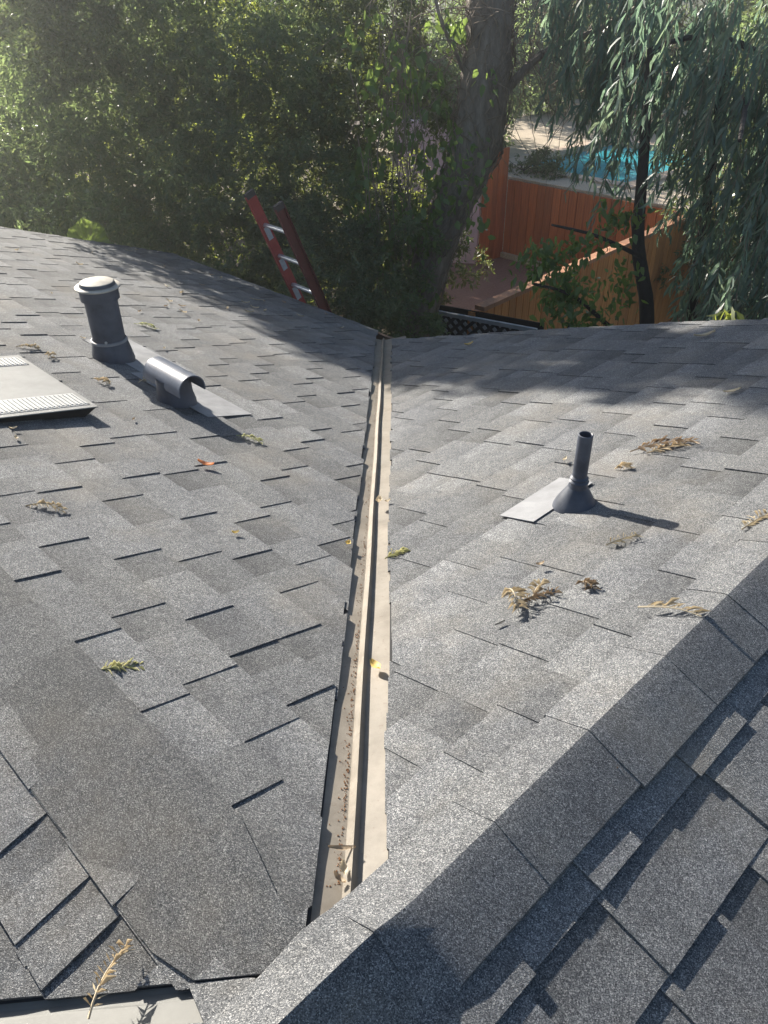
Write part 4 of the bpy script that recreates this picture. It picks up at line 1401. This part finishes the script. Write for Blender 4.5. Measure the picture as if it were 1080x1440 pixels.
# ------------------------------------------------------------------ air: haze volume added to imitate veiling lens glare
HZ = bpy.data.materials.new("added_glare_haze")
HZ.use_nodes = True
ht = HZ.node_tree
for n_ in list(ht.nodes):
    ht.nodes.remove(n_)
ho = ht.nodes.new("ShaderNodeOutputMaterial")
hv = ht.nodes.new("ShaderNodeVolumePrincipled")
hv.inputs["Color"].default_value = (0.92, 0.95, 1.0, 1)
hv.inputs["Density"].default_value = GLARE_HAZE
hv.inputs["Anisotropy"].default_value = 0.82
ht.links.new(hv.outputs[0], ho.inputs["Volume"])
b = MB(); b.box((0, 70, .85), (230, 0, 0), (0, 200, 0), (0, 0, 5.85))
obj("glare_haze", b.mesh("glare_haze", HZ), kind="stuff")

# ------------------------------------------------------------------ litter on the roof
def frond(n, L, leafL, leafW, curl, one_side=False, seed=0, messy=.25):
    L, leafL = L * .95, leafL * .72
    messy = messy * .6
    """dry pinnate sprig lying flat: x along the rachis, z up"""
    r = random.Random(seed)
    b = MB()
    pts = [np.array([L * f, .06 * L * math.sin(f * 3 + seed), .0015 + curl * L * math.sin(f * math.pi)]) for f in np.linspace(0, 1, 7)]
    b.tube(pts, list(np.linspace(.0024, .0012, 7)), 5)
    n = int(n * 1.6)
    leafW = leafW * .40
    curl = curl * .5
    for i in range(n):
        f = .12 + .86 * i / n
        k = f * 6
        j = min(5, int(k))
        q = pts[j] + (pts[j + 1] - pts[j]) * (k - j)
        for s in ((1,) if one_side else (1, -1)):
            a = s * math.radians(r.uniform(38, 66)) + r.gauss(0, messy)
            ln = leafL * r.uniform(.6, 1.15) * (1 - .35 * abs(f - .45))
            d = np.array([math.cos(a), math.sin(a), r.uniform(-.05, .2)])
            sd = np.array([-math.sin(a), math.cos(a), r.uniform(-.5, .5)])
            m = q + d * ln * .5 + np.array([0, 0, r.uniform(.0, .012)])
            e = q + d * ln + np.array([0, 0, -r.uniform(0, .006)])
            e[2] = max(e[2], .002)
            b.add([q, m + sd * leafW / 2, e, m - sd * leafW / 2], [(0, 1, 2), (0, 2, 3)])
    return b
LIT = "dry leaf sprigs lying on the roof"
def lay(name, me, pos, n, ang, label, cat, group=None, lift=.0085):
    """lay a mesh on a slope: local z to the slope normal"""
    n = Vector(tuple(n))
    q = Vector((0, 0, 1)).rotation_difference(n)
    from mathutils import Quaternion
    o = obj(name, me, None, tuple(np.array(pos) + np.array(n) * lift))
    o.rotation_mode = 'QUATERNION'
    o.rotation_quaternion = q @ Quaternion((0, 0, 1), ang)
    tag(o, label, cat, group)
    return o
nA_, nB_, nC_, nD_ = fn, gn, frame("C")[2], frame("D")[2]
R = math.radians
def fr(*a, mat=M_DRY, **k):
    return frond(*a, **k).mesh("dry_leaf_sprig", mat)
lay("dry_leaf_sprig", fr(9, .13, .062, .011, .18, seed=1), (.375, 1.055, -.133), nB_, R(-78), "largest straw coloured leaf sprig left of the broken brown one", "dry leaves", LIT)
lay("dry_leaf_sprig", fr(8, .12, .045, .008, .10, seed=2, mat=M_DRYB), (.395, .975, -.118), nB_, R(20), "broken brown leaf sprig touching the largest straw one", "dry leaves", LIT)
lay("dry_leaf_sprig", fr(6, .07, .045, .009, .2, seed=3), (.44, 1.01, -.118), nB_, R(62), "small upright leaf sprig right of the largest straw one", "dry leaves", LIT)
lay("dry_leaf_sprig", fr(7, .06, .04, .006, .2, seed=4, mat=M_DRYB, messy=.9), (.575, 1.05, -.10), nB_, R(-70), "little spiky brown leaf tuft below the pipe shadow", "dry leaves", LIT)
lay("dry_leaf_sprig", fr(9, .155, .062, .010, .07, one_side=True, seed=5), (.668, .868, -.03), nB_, R(-42), "pale feathery leaf sprig lying on the right ridge edge", "dry leaves", LIT, .013)
lay("dry_leaf_sprig", fr(12, .24, .075, .010, .05, seed=6, mat=M_DRYB, messy=.15), (.93, 1.93, -.205), nB_, R(-8), "long brown leaf bundle right of the vent pipe top", "dry leaves", LIT)
lay("dry_leaf_sprig", fr(10, .15, .07, .010, .06, seed=16, messy=.2), (.98, 1.90, -.195), nB_, R(4), "pale leaf sprig mixed into the long brown bundle", "dry leaves", LIT)
lay("dry_leaf_sprig", fr(7, .055, .05, .007, .25, seed=7, messy=1.1), (.845, 1.80, -.203), nB_, R(-30), "small star shaped leaf tuft beside the vent pipe", "dry leaves", LIT)
lay("dry_leaf_sprig", fr(6, .11, .05, .006, .04, seed=8, messy=.15), (.68, 1.225, -.11), nB_, R(22), "thin straw leaf sprig under the vent pipe shadow", "dry leaves", LIT)
lay("dry_leaf_sprig", fr(8, .13, .06, .009, .06, seed=9, messy=.2), (1.035, 1.20, -.036), nB_, R(38), "straw leaf sprig at the right edge above the ridge", "dry leaves", LIT)
lay("dry_leaf_sprig", fr(9, .085, .05, .009, .15, seed=10, mat=M_GRNL, messy=.5), (.045, 1.40, -.296), (-.05, .2, 1), R(25), "greenish leaf clump caught on the valley rib", "dry leaves", LIT, .014)
lay("dry_leaf_sprig", fr(8, .105, .045, .007, .06, seed=11, mat=M_GRNL, messy=.15), (-.585, .645, -.02), nA_, R(18), "yellow green leaf sprig on the near left slope", "dry leaves", LIT)
lay("dry_leaf_sprig", fr(8, .12, .05, .008, .14, seed=12, messy=.25), (-1.03, 1.385, -.08), nA_, R(-4), "dry leaf sprig by the left edge below the slotted vent", "dry leaves", LIT)
lay("dry_leaf_sprig", fr(8, .13, .05, .010, .08, seed=13, mat=M_GRNL), (-.59, 2.36, -.374), nA_, R(-20), "pale green leaf sprig below the hooded vent", "dry leaves", LIT)
lay("dry_leaf_sprig", fr(8, .17, .06, .014, .08, seed=14, mat=M_GRNL), (-1.52, 4.10, -.545), nA_, R(-14), "cream leaf sprig right of the tall flue pipe", "dry leaves", LIT)
lay("dry_leaf_sprig", fr(6, .09, .05, .008, .2, seed=15, messy=.7), (-1.61, 3.06, -.307), nA_, R(-60), "small dry tuft behind the slotted vent", "dry leaves", LIT)
lay("dry_leaf_sprig", fr(6, .08, .05, .008, .2, seed=17, messy=.9), (-1.29, 2.79, -.317), nA_, R(-40), "small dry tuft between slotted vent and hooded vent", "dry leaves", LIT)
lay("dry_leaf_sprig", fr(7, .11, .06, .009, .12, seed=18, messy=.6), (-1.78, 3.10, -.28), nA_, R(10), "dry tuft at the left edge behind the slotted vent", "dry leaves", LIT)
lay("dry_leaf_sprig", fr(9, .16, .05, .009, .10, seed=19, messy=.3), (-1.12, 2.83, -.35), nA_, R(60), "shaded dry sprig in the flue pipe shadow", "dry leaves", LIT)
lay("dry_leaf_sprig", fr(8, .13, .038, .007, .10, seed=20, messy=.25), (-.37, -.055, -.062), (-.1, .1, 1), R(84), "pale spiky leaf sprig standing at the lower left flashing", "dry leaves", LIT, .03)
lay("dry_leaf_sprig", fr(5, .07, .035, .005, .06, seed=21, mat=M_DRYB, messy=.2), (.455, .435, -.018), nD_, R(-55), "tiny brown sprig on the shaded side of the right ridge", "dry leaves", LIT, .016)

def curled_leaf(L, W, curl, mat, name="fallen_leaf"):
    vs, fs = [], []
    for i in range(7):
        f = i / 6
        w = W * math.sin(math.pi * (f * .92 + .04)) ** .8
        for j, s in enumerate((-1, 0, 1)):
            vs.append((L * (f - .5), s * w / 2, .004 + curl * (abs(s) * .5 + (2 * f - 1) ** 2 * .6)))
    for i in range(6):
        for j in range(2):
            fs.append((i * 3 + j, i * 3 + j + 1, (i + 1) * 3 + j + 1, (i + 1) * 3 + j))
    return mesh(name, vs, fs, mat, True)
LF = "single fallen leaves on the roof"
lay("fallen_leaf", curled_leaf(.062, .026, .016, M_ORL), (-.629, 1.957, -.281), nA_, R(-6), "orange curled leaf in the middle of the left slope", "leaf", LF)
lay("fallen_leaf", curled_leaf(.024, .016, .010, M_YELL), (-.423, 1.421, -.211), nA_, R(30), "tiny yellow leaf on the near left slope", "leaf", LF)
lay("fallen_leaf", curled_leaf(.026, .020, .010, M_YELL), (-.078, 1.483, -.297), nA_, R(70), "yellow leaf at the left edge of the valley flashing", "leaf", LF)
lay("fallen_leaf", curled_leaf(.035, .026, .020, M_DRY), (.022, 1.85, -.385), (-.1, .2, 1), R(80), "curled straw leaf wedged by the valley rib", "leaf", LF, .016)
lay("fallen_leaf", curled_leaf(.022, .014, .010, M_DRY), (.055, 1.86, -.38), nB_, R(20), "small straw leaf on the right edge of the flashing", "leaf", LF)
lay("fallen_leaf", curled_leaf(.024, .014, .009, M_DRYB), (.485, 1.165, -.135), nB_, R(10), "small tan leaf chip above the straw sprigs", "leaf", LF)
lay("fallen_leaf", curled_leaf(.032, .010, .004, simple("black_chip", (.02, .02, .02), .6)), (.343, .902, -.118), nB_, R(28), "black chip below the largest straw sprig", "leaf", LF)
lay("fallen_leaf", curled_leaf(.03, .022, .004, bpy.data.materials["black_chip"]), (-1.282, 2.401, -.237), nA_, R(28), "black spot of debris below the slotted vent", "leaf", LF)
lay("fallen_leaf", curled_leaf(.11, .035, .02, M_DRY), (1.70, 3.40, -.355), nB_, R(0), "pale leaf near the far right roof edge", "leaf", LF)
lay("fallen_leaf", curled_leaf(.07, .026, .012, M_DRY), (1.461, 2.404, -.199), nB_, R(0), "pale leaf in the shade at the right edge", "leaf", LF)
lay("fallen_leaf", curled_leaf(.06, .034, .015, M_YELL), (.573, 4.398, -.809), nB_, R(15), "yellow leaf in the shade right of the valley foot", "leaf", LF)
lay("fallen_leaf", curled_leaf(.034, .014, .008, M_DRY), (.705, 1.95, -.255), nB_, R(60), "pale leaf left of the vent pipe top", "leaf", LF)
lay("fallen_leaf", curled_leaf(.05, .022, .012, M_YELL), (.032, .80, -.163), nB_, R(120), "yellow leaf across the near flashing right of the rib", "leaf", LF, .004)
lay("fallen_leaf", curled_leaf(.05, .012, .008, M_DRYB), (-.022, .232, -.047), nA_, R(10), "brown stick leaf near the low end of the flashing", "leaf", LF, .004)
lay("fallen_leaf", curled_leaf(.03, .014, .012, M_DRY), (-.016, .185, -.037), nA_, R(100), "straw leaf at the low end of the flashing", "leaf", LF, .004)
lay("fallen_leaf", curled_leaf(.028, .012, .010, M_DRYB), (-.022, .165, -.033), nA_, R(140), "dark brown leaf at the low tip of the flashing", "leaf", LF, .004)
# small leaves blown over the far shaded slope
SM = "small dry leaves on the shaded far left slope"
mes = [curled_leaf(.07, .022, .014, M_DRY), curled_leaf(.05, .02, .01, M_DRYB), curled_leaf(.09, .012, .01, M_DRY)]
for i in range(34):
    a, t_ = random.uniform(3.9, 7.2), random.uniform(1.9, 3.8)
    if a < t_ + .25 or random.random() < .0:
        continue
    lay("fallen_leaf", random.choice(mes), onA(a, t_), nA_, random.uniform(0, 6.28), "small pale dry leaf on the shaded far left slope", "leaf", SM)
SM2 = "tiny leaf bits on the sunny left slope"
mes = [curled_leaf(.03, .014, .008, M_DRY), curled_leaf(.024, .012, .008, M_DRYB)]
for i in range(16):
    a, t_ = random.uniform(2.2, 6.5), random.uniform(.3, 1.9)
    lay("fallen_leaf", random.choice(mes), onA(a, t_), nA_, random.uniform(0, 6.28), "tiny dry leaf bit on the sunny left slope", "leaf", SM2)

# brown crumbs gathered along the valley rib
b = MB()
for i in range(520):
    y = .16 + abs(random.gauss(0, .8)) if random.random() < .6 else random.uniform(.2, 4.5)
    if y > 5:
        continue
    x = -.019 - abs(random.gauss(0, .004 if random.random() < .75 else .016))
    z = -P * s2 * y + P * s2 * abs(x) - .0085 + .001
    r = random.uniform(.0004, .0013)
    b.box((x, y, z), (r, random.uniform(-r, r) * .4, 0), (0, r * random.uniform(.6, 1.6), 0), (0, 0, r * .6))
obj("debris_crumbs", b.mesh("debris_crumbs", M_DEBR), kind="stuff")
